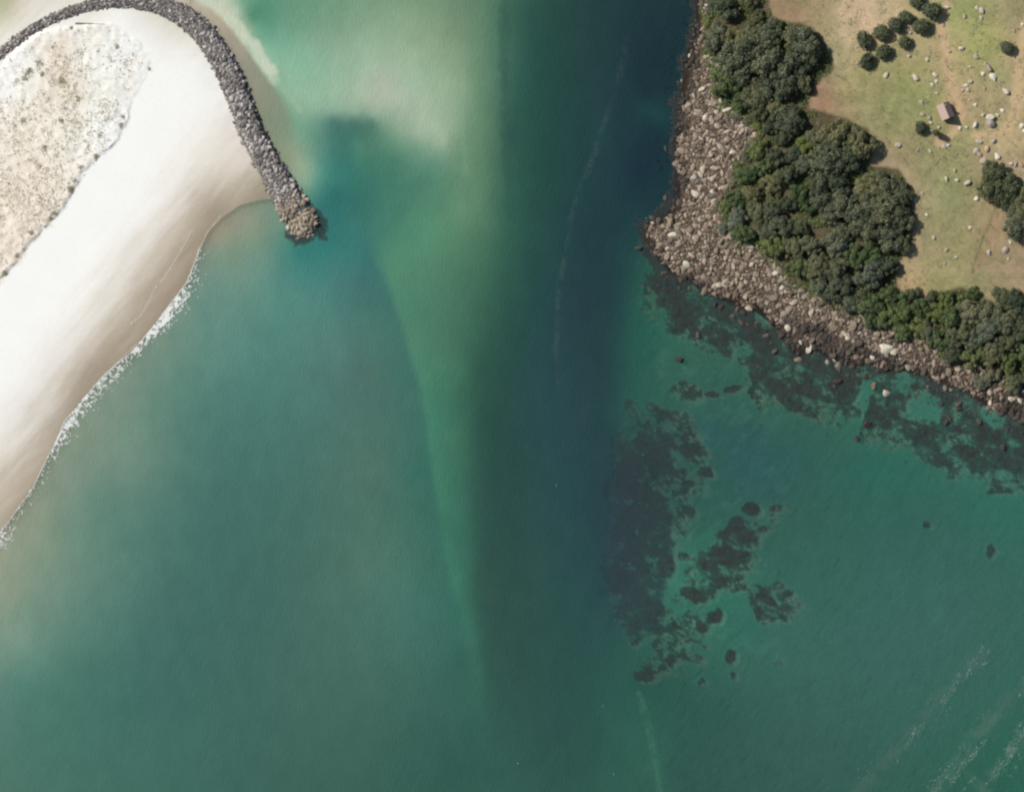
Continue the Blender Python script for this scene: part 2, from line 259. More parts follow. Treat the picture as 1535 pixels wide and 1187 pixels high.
def attr_mat(name, lo, hi, scale, bumpd, scale2=0.5, spec=.15, rough=.9, stretch=(1, 1, 1), rot=0):
    """a ground whose own colour comes from the 'col' attribute, broken up by grain at two sizes"""
    m, nt, out = new_mat(name)
    a = nt.nodes.new('ShaderNodeAttribute'); a.attribute_name = 'col'
    v = coords(nt, stretch, (0, 0, rot))
    n1 = noise(nt, v, scale, 5, .65); n2 = noise(nt, v, scale2, 4, .6)
    f1 = ramp(nt, n1, [(.3, (lo,) * 3), (.7, (hi,) * 3)]); f2 = ramp(nt, n2, [(.3, ((1 + lo) / 2,) * 3), (.7, ((1 + hi) / 2,) * 3)])
    c = mixrgb(nt, 'MULTIPLY', 1.0, mixrgb(nt, 'MULTIPLY', 1.0, a.outputs['Color'], f1), f2)
    p = principled(nt, c, rough, spec, bump(nt, n1, .6, bumpd))
    nt.links.new(p.outputs[0], out.inputs[0]); return m

M_sand = attr_mat('dry_and_wet_sand', .965, 1.03, .8, .05, .06, spec=.05)
M_dune = attr_mat('dune_sand', .90, 1.06, 1.1, .25, .12, spec=.05)
M_bed = attr_mat('sea_floor', .8, 1.2, .7, .2, .12)
M_field = attr_mat('pasture', .86, 1.13, .9, .12, .12)
M_litter = attr_mat('forest_floor', .7, 1.3, 1.0, .2, .2)
M_rubble = attr_mat('rock_rubble', .55, 1.4, .8, .5, .25)

def rock_mat(name, c1, c2, c3, moss=None):
    m, nt, out = new_mat(name)
    g = nt.nodes.new('ShaderNodeNewGeometry'); oi = nt.nodes.new('ShaderNodeObjectInfo')
    add = nt.nodes.new('ShaderNodeMath'); add.operation = 'ADD'
    nt.links.new(g.outputs['Random Per Island'], add.inputs[0]); nt.links.new(oi.outputs['Random'], add.inputs[1])
    fr = nt.nodes.new('ShaderNodeMath'); fr.operation = 'FRACT'; nt.links.new(add.outputs[0], fr.inputs[0])
    base = ramp(nt, fr.outputs[0], [(0, c1), (.5, c2), (1, c3)])
    v = coords(nt)
    n = noise(nt, v, 1.3, 6, .7)
    f = ramp(nt, n, [(.3, (.62, .6, .58)), (.52, (1, 1, 1)), (.72, (1.18, 1.17, 1.12))])
    c = mixrgb(nt, 'MULTIPLY', 1.0, base, f)
    p = principled(nt, c, .85, .2, bump(nt, n, .8, .25))
    nt.links.new(p.outputs[0], out.inputs[0]); return m
M_boulder = rock_mat('shore_rock', (.095, .074, .055), (.205, .162, .12), (.40, .325, .245))
M_boulder_mid = rock_mat('damp_shore_rock', (.10, .075, .055), (.18, .14, .105), (.30, .24, .18))
M_boulder_wet = rock_mat('wet_weedy_rock', (.038, .033, .028), (.062, .052, .043), (.105, .085, .068))
M_pale = rock_mat('pale_rock', (.48, .42, .32), (.56, .52, .42), (.42, .36, .28))
M_field_rock = rock_mat('field_rock', (.30, .26, .21), (.46, .41, .33), (.62, .58, .47))
M_pink = rock_mat('pinkish_rock', (.45, .27, .20), (.50, .33, .25), (.40, .24, .18))
M_groyne = rock_mat('groyne_rock', (.11, .098, .09), (.225, .205, .19), (.47, .43, .40))
M_groyne_tip = rock_mat('groyne_rock_tan', (.22, .17, .13), (.30, .25, .19), (.44, .37, .28))

def leaf_mat(name, a, b, c, trans=.12):
    m, nt, out = new_mat(name)
    g = nt.nodes.new('ShaderNodeNewGeometry'); oi = nt.nodes.new('ShaderNodeObjectInfo')
    base = ramp(nt, g.outputs['Random Per Island'], [(0, a), (.55, b), (1, c)])
    n = noise(nt, coords(nt, kind='Object'), .35, 3, .6)
    tint = ramp(nt, n, [(.35, (.75, .78, .75)), (.65, (1.25, 1.22, 1.1))])
    o = ramp(nt, oi.outputs['Random'], [(0, (.66, .74, .76)), (.35, (.9, .95, 1)), (.7, (1.12, 1.08, .98)), (1, (1.38, 1.26, 1.02))])
    cc = mixrgb(nt, 'MULTIPLY', 1, mixrgb(nt, 'MULTIPLY', 1, base, tint), o)
    p = principled(nt, cc, .6, .25)
    t = nt.nodes.new('ShaderNodeBsdfTranslucent'); nt.links.new(cc, t.inputs[0])
    mx = nt.nodes.new('ShaderNodeMixShader'); mx.inputs[0].default_value = trans
    nt.links.new(p.outputs[0], mx.inputs[1]); nt.links.new(t.outputs[0], mx.inputs[2]); nt.links.new(mx.outputs[0], out.inputs[0])
    return m
M_leaf_grey = leaf_mat('grey_green_leaves', (.062, .068, .038), (.125, .135, .078), (.20, .205, .125))
M_leaf_green = leaf_mat('fresh_green_leaves', (.050, .070, .028), (.105, .140, .052), (.18, .21, .09))
M_leaf_dark = leaf_mat('dark_green_leaves', (.040, .050, .028), (.085, .100, .055), (.14, .155, .09))
M_leaf_pale = leaf_mat('pale_dusty_leaves', (.09, .10, .068), (.15, .158, .105), (.21, .21, .15))
M_dunegrass = leaf_mat('dry_dune_grass', (.34, .28, .19), (.52, .43, .31), (.66, .59, .47), .2)
M_tuft = leaf_mat('pasture_tufts', (.15, .16, .07), (.24, .24, .11), (.36, .32, .18), .2)

def wood_mat(name, c):
    m, nt, out = new_mat(name)
    n = noise(nt, coords(nt, (1, 1, .2)), 3, 5, .7)
    p = principled(nt, mixrgb(nt, 'MULTIPLY', 1, c, ramp(nt, n, [(.3, (.6,) * 3), (.7, (1.3,) * 3)])), .9, .1, bump(nt, n, .7, .05))
    nt.links.new(p.outputs[0], out.inputs[0]); return m
M_bark = wood_mat('bark', (.11, .085, .06)); M_drift = wood_mat('driftwood', (.16, .15, .12))

def water_mat():
    m, nt, out = new_mat('sea_water')
    body = nt.nodes.new('ShaderNodeAttribute'); body.attribute_name = 'body'
    tr = nt.nodes.new('ShaderNodeAttribute'); tr.attribute_name = 'clear'
    rp = nt.nodes.new('ShaderNodeAttribute'); rp.attribute_name = 'chop'
    v1 = coords(nt, (1.5, .5, 1), (0, 0, math.radians(-32))); v2 = coords(nt, (1, .5, 1), (0, 0, math.radians(15)))
    w1 = noise(nt, v1, .62, 4, .62); w2 = noise(nt, v2, .9, 3, .6)
    add = nt.nodes.new('ShaderNodeMath'); add.operation = 'MULTIPLY_ADD'; add.inputs[1].default_value = .6
    nt.links.new(w2, add.inputs[0]); nt.links.new(w1, add.inputs[2])
    b = nt.nodes.new('ShaderNodeBump'); b.inputs['Distance'].default_value = 1.0
    nt.links.new(rp.outputs['Fac'], b.inputs['Strength']); nt.links.new(add.outputs[0], b.inputs['Height'])
    mot = noise(nt, coords(nt, (1, .6, 1), (0, 0, math.radians(-20))), .11, 5, .6)
    bc = mixrgb(nt, 'MULTIPLY', 1, body.outputs['Color'], ramp(nt, mot, [(.3, (.93, .94, .94)), (.7, (1.08, 1.06, 1.06))]))
    d = nt.nodes.new('ShaderNodeBsdfDiffuse'); nt.links.new(bc, d.inputs[0]); nt.links.new(b.outputs[0], d.inputs['Normal'])
    t = nt.nodes.new('ShaderNodeBsdfTransparent'); nt.links.new(tr.outputs['Color'], t.inputs[0])
    a = nt.nodes.new('ShaderNodeAddShader'); nt.links.new(d.outputs[0], a.inputs[0]); nt.links.new(t.outputs[0], a.inputs[1])
    g = nt.nodes.new('ShaderNodeBsdfGlossy'); g.inputs['Roughness'].default_value = .22; nt.links.new(b.outputs[0], g.inputs['Normal'])
    f = nt.nodes.new('ShaderNodeFresnel'); f.inputs[0].default_value = 1.33
    mx = nt.nodes.new('ShaderNodeMixShader'); nt.links.new(f.outputs[0], mx.inputs[0])
    nt.links.new(a.outputs[0], mx.inputs[1]); nt.links.new(g.outputs[0], mx.inputs[2]); nt.links.new(mx.outputs[0], out.inputs[0])
    return m
M_water = water_mat()
def foam_mat():
    m, nt, out = new_mat('foam')
    n = noise(nt, coords(nt), 2.0, 4, .6)
    p = principled(nt, ramp(nt, n, [(.3, (.50, .52, .47)), (.7, (.80, .80, .77))]), .7, .2)
    nt.links.new(p.outputs[0], out.inputs[0]); return m
M_foam = foam_mat()

# ---------------------------------------------------------------- the terrain, cut into sea floor, beach, dune, shore rubble, bush floor and pasture
st = 2.4
tx = np.arange(-230, 1771, st); ty = np.arange(-190, 1391, st)
PX, PY = np.meshgrid(tx, ty, indexing='ij')
Z = height(PX, PY)
reef, reef_deep, _d = reef_mask(PX, PY)
zb_, zh_, zd_, zv_, zf_ = (sample(F, PX, PY) for F in (zone_beach, zone_head, zone_dune, zone_veg, zone_field))
wob = (fbm(PX, PY, 14, 90, 3) - .5) * 14
FLATP = [(262, -40), (292, -6), (312, 12), (333, 32), (346, 45), (360, 62), (372, 78), (383, 96), (394, 112), (412, 134), (428, 158), (434, 185), (438, 212), (438, 240), (432, 275), (418, 262), (388, 215), (350, 130), (320, 60), (290, 20), (250, -10)]
FLATC = [(290,0,198,190,168),(300,15,194,184,161),(325,35,182,171,149),(345,60,170,161,141),(350,85,165,156,137),(368,85,158,154,135),(375,110,152,151,131),(395,130,142,149,126),(400,170,137,146,123),(420,180,132,147,123),(425,215,140,152,127),(440,240,146,161,133),(380,150,150,147,127),(435,270,136,151,126),(410,210,140,150,124),(438,200,135,156,130)]
zone_flat = sdist(gx, gy, FLATP); F_flat = rbf(FLATC)
SANDY = np.array([.50, .44, .33]); KELP = np.array([.052, .040, .033])
C = np.zeros(PX.shape + (3,)) + SANDY
n_reef = fbm(PX, PY, 5, 71, 3)[..., None]
rb_ = ss(.02, .42, reef)[..., None]
C = C * (1 - rb_) + (KELP * (0.35 + 1.4 * n_reef)) * rb_
al_ = PX * .66 - PY * .75; ac_ = PX * .75 + PY * .66                # along and across the beach
js = (fbm(al_ * .16, ac_, 16, 37, 5, .75) - .5) * 52 * ss(-5, 25, zb_)
c_sand = alb(sample(F_sand, PX + js * .75, PY + js * .66))
streak = fbm(al_ * .2, ac_, 12, 33, 4)[..., None]
sd = ss(0, 70, -zb_ + 70)[..., None] * 0.15
c_sand = c_sand * (1 + (streak - .5) * 2 * sd)
is_b = zb_ > -6
C = np.where(is_b[..., None], c_sand, C)
nd = fbm(PX, PY, 20, 120, 4)[..., None]; nd2 = fbm(PX, PY, 4.5, 130, 2)[..., None]
c_dune = alb(sample(F_dune, PX, PY))
mot = ss(.50, .66, .5 * nd + .5 * nd2)
c_dune = c_dune * (1.02 - .15 * mot * np.array([.75, .95, 1.2]))
sft = 5 + 12 * ss(90, 180, PX - PY * .25)
sw = ss(-1, 1, (zd_ + wob * 2.2) / sft)[..., None]
C = np.where(is_b[..., None], C * (1 - sw) + c_dune * sw, C)
rub = alb([96, 81, 68]) * (0.7 + .6 * fbm(PX, PY, 9, 140, 3)[..., None])  # tone darkened to stand in for shadow in the gaps between rocks
lit = alb([92, 84, 62]) * (0.7 + .6 * fbm(PX, PY, 12, 150, 3)[..., None])
gr = alb(sample(F_grass, PX, PY))
ng = fbm(PX, PY, 16, 160, 4)[..., None]; ng2 = fbm(PX, PY, 40, 170, 3)[..., None]
ng3 = fbm(PX, PY, 5, 175, 3)[..., None]
gr = gr * (1 + (ng - .5) * np.array([.40, .26, .40]) + (ng2 - .5) * np.array([.16, .08, .12]) + (ng3 - .5) * .30)
gr = gr * np.array([1.06, 1.04, 1.03])
gr = gr * .86 + gr.mean(-1, keepdims=True) * np.array([1.18, 1.06, .76]) * .14
def track(pts, w, colr, amt):
    global gr
    d = seg_dist(PX, PY, pts)
    t = (amt * (1 - ss(w * .5, w * 1.3, d + (fbm(PX, PY, 6, 180, 2) - .5) * w)))[..., None]
    gr = gr * (1 - t) + alb(colr) * t
track([(1432, -200), (1418, 10), (1410, 40), (1413, 80), (1422, 120), (1432, 150), (1438, 175), (1430, 198), (1405, 215)], 6.5, (200, 170, 132), .95)
track([(1413, 85), (1402, 70), (1385, 60)], 5, (190, 165, 122), .5)
track([(1535, 40), (1526, 90), (1521, 140), (1518, 175), (1505, 200), (1482, 208), (1460, 205)], 8, (202, 174, 134), .9)
track([(1490, 312), (1482, 335), (1470, 362), (1460, 390), (1456, 410)], 1.6, (112, 110, 76), .8)
track([(1493, 318), (1487, 345), (1480, 375), (1462, 400)], 6, (172, 142, 110), .55)
track([(1345, 265), (1366, 290), (1372, 330), (1372, 390), (1350, 425), (1385, 444)], 5, (180, 155, 118), .6)
track([(1215, 130), (1240, 150), (1226, 172)], 11, (152, 118, 94), .5)
track([(1105, 15), (1112, 30), (1120, 42)], 3, (225, 205, 170), .8)
is_h = zh_ > -4
inv = ss(-4, 5, zv_ + wob * .6)[..., None]; inf_ = ss(-3, 4, zf_ + wob * .4)[..., None]
ch = rub * (1 - inv) + lit * inv; ch = ch * (1 - inf_) + gr * inf_
C = np.where(is_h[..., None], ch, C)
# the rubble just at the water is wet and weedy
wet_w = np.where(PX > 1110, 26, 12) * (0.4 + 1.2 * fbm(PX, PY, 24, 145, 3))
C = np.where(is_h[..., None], C * (0.30 + .70 * ss(0, 1, (zh_ - 2) / wet_w)[..., None]), C)

V = np.stack([X(PX), Y(PY), Z], -1).reshape(-1, 3)
Fc = grid_faces(len(tx), len(ty))
cls = np.zeros(PX.shape, int)
cls[is_b] = 1; cls[is_b & (zd_ > 0)] = 2; cls[is_h] = 3; cls[is_h & (zv_ > 0)] = 4; cls[is_h & (zf_ > 0)] = 5
fcls = cls.ravel()[Fc[:, 0]]
attrs = {'col': C.reshape(-1, 3)}
for k, (nm, mt) in enumerate([('seabed', M_bed), ('beach', M_sand), ('dune', M_dune), ('rocky_shore', M_rubble), ('forest_floor', M_litter), ('pasture', M_field)]):
    v_, f_, a_ = submesh(V, Fc, attrs, fcls == k)
    o = link(nm, mesh_np(nm, v_, f_, mt, a_, smooth=True)); tag(o, kind='structure')
del V, Fc, fcls

# ---------------------------------------------------------------- the water
sw_ = 2.0
tx = np.arange(-230, 1771, sw_); ty = np.arange(-190, 1391, sw_)
PX, PY = np.meshgrid(tx, ty, indexing='ij')
jx = (fbm(PX, PY, 60, 210, 4) - .5) * 16; jy = (fbm(PX, PY, 60, 220, 4) - .5) * 16     # ragged edges to the silt plumes
cw = sample(F_west, PX + jx, PY + jy); cm = sample(F_main, PX + jx * .6, PY + jy)
kv = (ss(670, 735, PX) * (1 - ss(900, 960, PX)))[..., None]
cm = cm * (1 - kv) + sample(F_mainv, PX + jx * .25, PY + jy) * kv
line_x = np.interp(PY, [330, 370, 420, 480, 560, 640, 720, 800, 880, 950, 1040, 1120, 1187], [552, 560, 578, 600, 624, 640, 651, 663, 678, 698, 712, 722, 730])
lw = np.interp(PY, [300, 360, 420, 600, 850, 950, 1100], [60, 26, 9, 7, 8, 12, 20])
mA = ss(-1, 1, (line_x + jx * .35 - PX) / lw) * ss(300, 385, PY + (PX < 470) * 20)
mA = np.maximum(mA, ss(300, 345, PY) * ss(-10, 30, 470 - PX)) * 1.0
mA = np.where(PY < 300, np.where(PX < 400, ss(270, 300, PY), 0), mA)
CT = lin(cw) * mA[..., None] + lin(cm) * (1 - mA[..., None])
fl_ = ss(-1, 1, sample(zone_flat, PX + jx * .4, PY + jy * .4) / (3 + 9 * ss(110, 200, PY)))[..., None]
CT = CT * (1 - fl_) + lin(sample(F_flat, PX, PY)) * fl_
# faint slicks, a seam of channel scum, and sun glint painted as pale streaks
def slick_or_glint(pts, w, colr, amt, seed, th=.45):
    global CT
    d = seg_dist(PX, PY, pts)
    t = (amt * (1 - ss(w * .2, w, d + (fbm(PX, PY, 14, seed + 50, 3) - .5) * w)) * ss(th - .1, th + .4, fbm(PX, PY, 17, seed, 5, .8)))[..., None]
    CT = CT * (1 - t) + lin(colr) * t
slick_or_glint([(906, 180), (896, 215), (886, 245), (868, 285), (858, 310), (848, 380), (838, 430), (834, 520), (836, 580)], 6, (92, 106, 106), .30, 230, .42)
slick_or_glint([(756, -20), (757, 130), (759, 230), (768, 330)], 12, (46, 84, 74), .4, 237, .2)
slick_or_glint([(690, 120), (694, 200), (697, 260)], 7, (140, 172, 138), .22, 239, .1)
slick_or_glint([(1280, 1195), (1340, 1125), (1400, 1052), (1475, 975)], 15, (94, 120, 108), .38, 241, .3)  # this and the next two: sun glint painted into the water colour
slick_or_glint([(1395, 1195), (1450, 1115), (1500, 1062), (1545, 1020)], 14, (108, 134, 120), .42, 243, .35)
slick_or_glint([(1460, 1200), (1500, 1140), (1550, 1090)], 12, (108, 136, 122), .42, 245, .35)
slick_or_glint([(940, 60), (930, 110), (906, 180)], 8, (70, 88, 90), .4, 231)
slick_or_glint([(958, 1040), (972, 1090), (984, 1150), (990, 1190)], 7, (78, 132, 108), .5, 232, .3)
slick_or_glint([(1040, 620), (1090, 665), (1150, 715)], 16, (50, 98, 100), .3, 233, .2)
slick_or_glint([(280, -30), (300, -4), (319, 8), (340, 25), (354, 38), (367, 53), (380, 69), (391, 87), (402, 103), (412, 117)], 12, (204, 212, 188), .9, 234, -.3)
slick_or_glint([(412, 117), (430, 140), (450, 166)], 8, (160, 190, 160), .5, 235, 0)
slick_or_glint([(1480, 1187), (1440, 1150), (1450, 1120)], 10, (110, 140, 120), .3, 236)  # another painted streak of sun glint
dpt = -height(PX, PY)
m, deep, rdens = reef_mask(PX, PY)
zb_ = sample(zone_beach, PX, PY); zh_ = sample(zone_head, PX, PY)
pale = ss(.54, .70, fbm(PX * .8 - PY * .6, (PX * .6 + PY * .8) * 2.2, 22, 248, 5, .75)) * ss(0, 1, np.maximum(rdens, ss(940, 1000, PX) * (1 - ss(1120, 1260, PX)) * ss(400, 460, PY) * (1 - ss(960, 1060, PY)) * .6)) * (PX > 930) * (PY > 380)
CT = CT * (1 + pale[..., None] * np.array([.42, .26, .26]))
alW = CT / K
nearb = (1 - ss(0, 26, -zb_)) * (PX < 480) * (1 - ss(285, 300, PX) * (PY < 300))
clear = np.where(PX > 905, 0.40 * ss(905, 990, PX), 0.0) + .5 * nearb
gro = seg_dist(PX, PY, GROYNE)
clear = np.maximum(clear, .22 * (1 - ss(18, 34, gro)) * (PX > 200))
clear = np.clip(clear, 0, .8)[..., None]
T2 = clear * np.minimum(alW / SANDY, 1.0)                         # share of the sea-floor colour that reaches the surface
body = np.maximum(alW - T2 * SANDY, 0)
m3 = (m * np.maximum(ss(870, 940, PX), (gro < 48) * 1.0))[..., None]
dp = deep[..., None]
T2r = np.array([.50, .48, .46]) * (1 - .7 * dp)
bodyr = (np.array([.012, .020, .019]) * (1 - dp) + np.array([.020, .033, .038]) * dp)
edge = (ss(-3, 6, -zh_))[..., None]
T2 = T2 * (1 - m3) + T2r * m3; body = body * (1 - m3) + bodyr * m3
nearh = (1 - ss(-2, 8, -zh_))[..., None]
T2 = T2 * (1 - nearh) + .7 * nearh; body = body * (1 - nearh) + .006 * nearh
chop = .22 + .16 * ss(1150, 1500, PX * .8 + (PY - 700) * .75) + .05 * ss(520, 640, PX) * (1 - ss(640, 700, PX)) * ss(350, 500, PY)
chop = chop - .04 * (PX < 300)
zw = (fbm(PX * .8 + PY * .6, (-PX * .6 + PY * .8) * .35, 6, 240, 3) - .5) * .04 * ss(-2, 20, np.minimum(-zb_, -zh_))
V = np.stack([X(PX), Y(PY), zw], -1).reshape(-1, 3)
Fc = grid_faces(len(tx), len(ty))
keep = (dpt.ravel()[Fc] > -1.2).any(1)
v_, f_, a_ = submesh(V, Fc, {'body': body.reshape(-1, 3), 'clear': np.sqrt(T2).reshape(-1, 3), 'chop': np.repeat(chop.reshape(-1, 1), 3, 1)}, keep)
water = link('sea', mesh_np('sea', v_, f_, M_water, a_, smooth=True)); tag(water, kind='structure')
# open water running on to the horizon
x0, x1, y0, y1 = X(tx[0]), X(tx[-1]), Y(ty[-1]), Y(ty[0]); R = 15000.
ov = np.array([(-R, -R, 0), (R, -R, 0), (R, y0, 0), (x1, y0, 0), (x0, y0, 0), (-R, y0, 0), (-R, R, 0), (R, R, 0), (R, y1, 0), (x1, y1, 0), (x0, y1, 0), (-R, y1, 0)], float)
ofc = np.array([(0, 1, 2, 5), (11, 8, 7, 6), (5, 4, 10, 11), (3, 2, 8, 9)])
oc = np.tile(lin([60, 108, 94]) / K, (12, 1))
o = link('open_sea', mesh_np('open_sea', ov, ofc, M_water, {'body': oc, 'clear': oc * 0, 'chop': oc * 0 + .3})); tag(o, kind='structure')
del V, Fc

# ---------------------------------------------------------------- rocks
def rock_proto(seed, flat=.75, n=14, sub=2):
    r = np.random.default_rng(seed)
    bm = bmesh.new(); bmesh.ops.create_icosphere(bm, subdivisions=sub, radius=1)
    nr = r.normal(size=(n, 3)); nr /= np.linalg.norm(nr, axis=1)[:, None]; ds = r.uniform(.62, .98, n)
    for v in bm.verts:
        d = np.array(v.co); dt = nr @ d
        k = np.min(np.where(dt > .15, ds / np.maximum(dt, .15), 9))
        v.co = Vector(d * min(k, 1.15))
    for v in bm.verts: v.co.z *= flat
    vs = np.array([v.co[:] for v in bm.verts]); fs = np.array([[v.index for v in f.verts] for f in bm.faces])
    bm.free(); return vs, fs
ROCKS = [rock_proto(100 + i, .6 + .05 * (i % 4)) for i in range(8)]
ROCKS1 = [rock_proto(140 + i, .7, 12, 1) if False else ROCKS[i] for i in range(8)]
def rock_meshes(name, mat): return [mesh_np(name, v, f, mat) for v, f in ROCKS]
ME_b = rock_meshes('boulder', M_boulder); ME_bm = rock_meshes('boulder', M_boulder_mid); ME_bw = rock_meshes('boulder', M_boulder_wet); ME_p = rock_meshes('boulder', M_pale); ME_f = rock_meshes('field_stone', M_field_rock)
ME_k = rock_meshes('field_stone', M_pink); ME_g = rock_meshes('armour_rock', M_groyne); ME_gt = rock_meshes('armour_rock', M_groyne_tip)
def rotm(a, b, c):
    return np.array(Matrix.Rotation(c, 3, 'Z') @ Matrix.Rotation(b, 3, 'Y') @ Matrix.Rotation(a, 3, 'X'))
def batch(items):
    """items: (x, y, z, sx, sy, sz, rx, ry, rz, proto) -> one pile of rocks"""
    vs = []; fs = []; off = 0
    for (x, y, z, sx, sy, sz, rx, ry, rz, p) in items:
        v, f = ROCKS[p]
        w = (v * np.array([sx, sy, sz])) @ rotm(rx, ry, rz).T + np.array([x, y, z])
        vs.append(w); fs.append(f + off); off += len(v)
    return np.vstack(vs), np.vstack(fs)
def place(me, name, it, parent=None):
    x, y, z, sx, sy, sz, rx, ry, rz, p = it
    o = link(name, me[p], parent, (x, y, z)); o.scale = (sx, sy, sz); o.rotation_euler = (rx, ry, rz); return o

def scatter(cand, minfac):
    """dart throwing: cand rows (px, py, r_px); keep those that do not sit in one another"""
    cell = {}; keep = []
    for (px, py, r) in cand:
        cx, cy = int(px // 8), int(py // 8); ok = True
        for i in range(cx - 2, cx + 3):
            for j in range(cy - 2, cy + 3):
                for (qx, qy, qr) in cell.get((i, j), ()):
                    if (qx - px) ** 2 + (qy - py) ** 2 < (minfac * (qr + r)) ** 2: ok = False; break
                if not ok: break
            if not ok: break
        if ok: cell.setdefault((cx, cy), []).append((px, py, r)); keep.append((px, py, r))
    return keep
BIG = [(1327, 522, 10, 1), (1340, 528, 6, 1), (1212, 522, 7, 1), (1200, 513, 4, 1), (1198, 540, 6, 0), (1310, 579, 6, 0), (1329, 589, 6, 0), (1374, 589, 4, 0), (1000, 383, 6, 0), (1005, 334, 7, 0), (1280, 489, 8, 0),
       (1307, 536, 4, 1), (1400, 545, 5, 0), (1398, 555, 4, 0), (1361, 550, 5, 0), (1434, 553, 5, 0), (1436, 566, 5, 0), (1055, 440, 5, 0), (1078, 428, 6, 1), (1065, 424, 5, 0), (1055, 416, 6, 0), (1092, 442, 5, 0), (1030, 396, 6, 1),
       (973, 337, 4, 0), (978, 334, 2.5, 1), (995, 352, 5, 0), (1160, 410, 5, 1), (1172, 432, 5, 1), (1180, 424, 4, 0), (1033, 83, 3.5, 1), (1023, 103, 3, 1), (1050, 262, 5, 1), (1070, 302, 5, 0), (1067, 288, 4, 1), (1240, 543, 4, 0),
       (1250, 540, 4, 0), (1484, 588, 5, 0), (1500, 592, 4, 0), (1516, 598, 5, 0), (1409, 642, 4, 0), (1180, 492, 5, 1), (1160, 470, 4, 0), (1150, 455, 4, 0), (1118, 445, 5, 0), (1105, 412, 5, 0), (1090, 210, 6, 0), (1080, 222, 5, 0),
       (1060, 8, 4, 1), (1052, 20, 3, 0), (1060, 85, 5, 1), (1052, 92, 4, 0)]
cand = [(x, y, r) for (x, y, r, c) in BIG]; palekey = {(x, y) for (x, y, r, c) in BIG if c}
n_try = 95000
px = rng.uniform(955, 1600, n_try); py = rng.uniform(-60, 720, n_try)
rr = np.clip(rng.lognormal(.60, .46, n_try), 1.1, 6.6)
zh = sample(zone_head, px, py); zv = sample(zone_veg, px, py)
order = np.argsort(-rr)
prob = np.where(zh > -2, np.where(zv < 3, 1.0, 0), np.where(px > 1130, .30 * np.exp(zh / 26), np.where((py > 400), .30 * np.exp(zh / 20), .5 * np.exp(zh / 7))))
band = fbm(px, py, 22, 300, 3)
prob = prob * np.where(zh < 8, ss(.36, .52, band + .10), 1) * np.where(zh > 3, (.4 + .6 * ss(.34, .44, fbm(px, py, 13, 305, 3))), 1)
for i in order:
    if rng.random() < prob[i]: cand.append((px[i], py[i], rr[i]))
kept = scatter(cand, .58)
kx = np.array([k[0] for k in kept]); ky = np.array([k[1] for k in kept]); kr = np.array([k[2] for k in kept])
kz = height(kx, ky); kh = sample(zone_head, kx, ky)
items = []
for i, (a, b, r) in enumerate(kept):
    e = rng.uniform(.75, 1.35); s = r * S
    z = kz[i] + s * .12
    if kh[i] < 0 and r < 4.5: z = min(z, rng.uniform(-.9, .1)); 
    elif kh[i] < 0: z = max(z, -.1)
    items.append((X(a), Y(b), z, s * e, s / e, s * rng.uniform(.6, 1.0), rng.uniform(-.3, .3), rng.uniform(-.3, .3), rng.uniform(0, 6.28), int(rng.integers(8))))
vis = np.where((kx > 0) & (kx < 1535) & (ky > 0), kr, 0) * np.where(kh > -5, 1, .4)
vis[:len(BIG)] += 10 * (kh[:len(BIG)] > -40)
top = set(np.argsort(-vis)[:290].tolist())
SECT = [(lambda x, y: y < 105 and x < 1110, 'tan angular boulder on the steep shore at the top edge of the photo', 'boulders on the shore at the top edge'),
        (lambda x, y: y < 200 and x < 1150, 'brown boulder in the shore band west of the broad trees', 'boulders west of the broad trees'),
        (lambda x, y: y < 325 and x < 1110, 'tan boulder in the wide rock band facing the channel', 'boulders in the band facing the channel'),
        (lambda x, y: x < 1040, 'tan boulder on the tip of the rocky point', 'boulders on the tip of the point'),
        (lambda x, y: x < 1110, 'tan boulder on the south side of the rocky point', 'boulders on the south side of the point'),
        (lambda x, y: x < 1195, 'brown boulder on the rocky slope between the point and the pale slabs', 'boulders east of the point'),
        (lambda x, y: x < 1300, 'brown boulder on the shore around the bright pale slabs', 'boulders around the pale slabs'),
        (lambda x, y: x < 1380, 'brown boulder on the shore around the broad yellowish rock', 'boulders around the yellowish rock'),
        (lambda x, y: x < 1460, 'brown boulder in the weedy shore above the green rock pools', 'boulders above the rock pools'),
        (lambda x, y: True, 'brown boulder in the dark weedy shore at the right edge of the photo', 'boulders at the right edge')]
SPECIAL = {0: 'broad yellowish boulder, largest on the south shore, just below the trees', 2: 'bright pale boulder at the heart of the weedy south shore', 5: 'rounded tan boulder standing alone between two green channels',
           6: 'long pinkish boulder right of the rounded tan one, above dark weed', 7: 'small pinkish boulder beside the largest green rock pool', 8: 'large pale tan boulder at the foot of the point', 9: 'wide brown slab at the neck of the tip of the point',
           10: 'long pale slab lying against the tree edge of the south shore', 39: 'lone small boulder in the weed well off the south shore'}
stuff = []; wetk = []
tone = kh + (fbm(kx, ky, 30, 307, 4, .7) - .5) * np.where(kx > 1120, 120, 60) - np.where(kx > 1120, 16, np.where((kx > 1045) & (ky > 350), 4, 4)) 
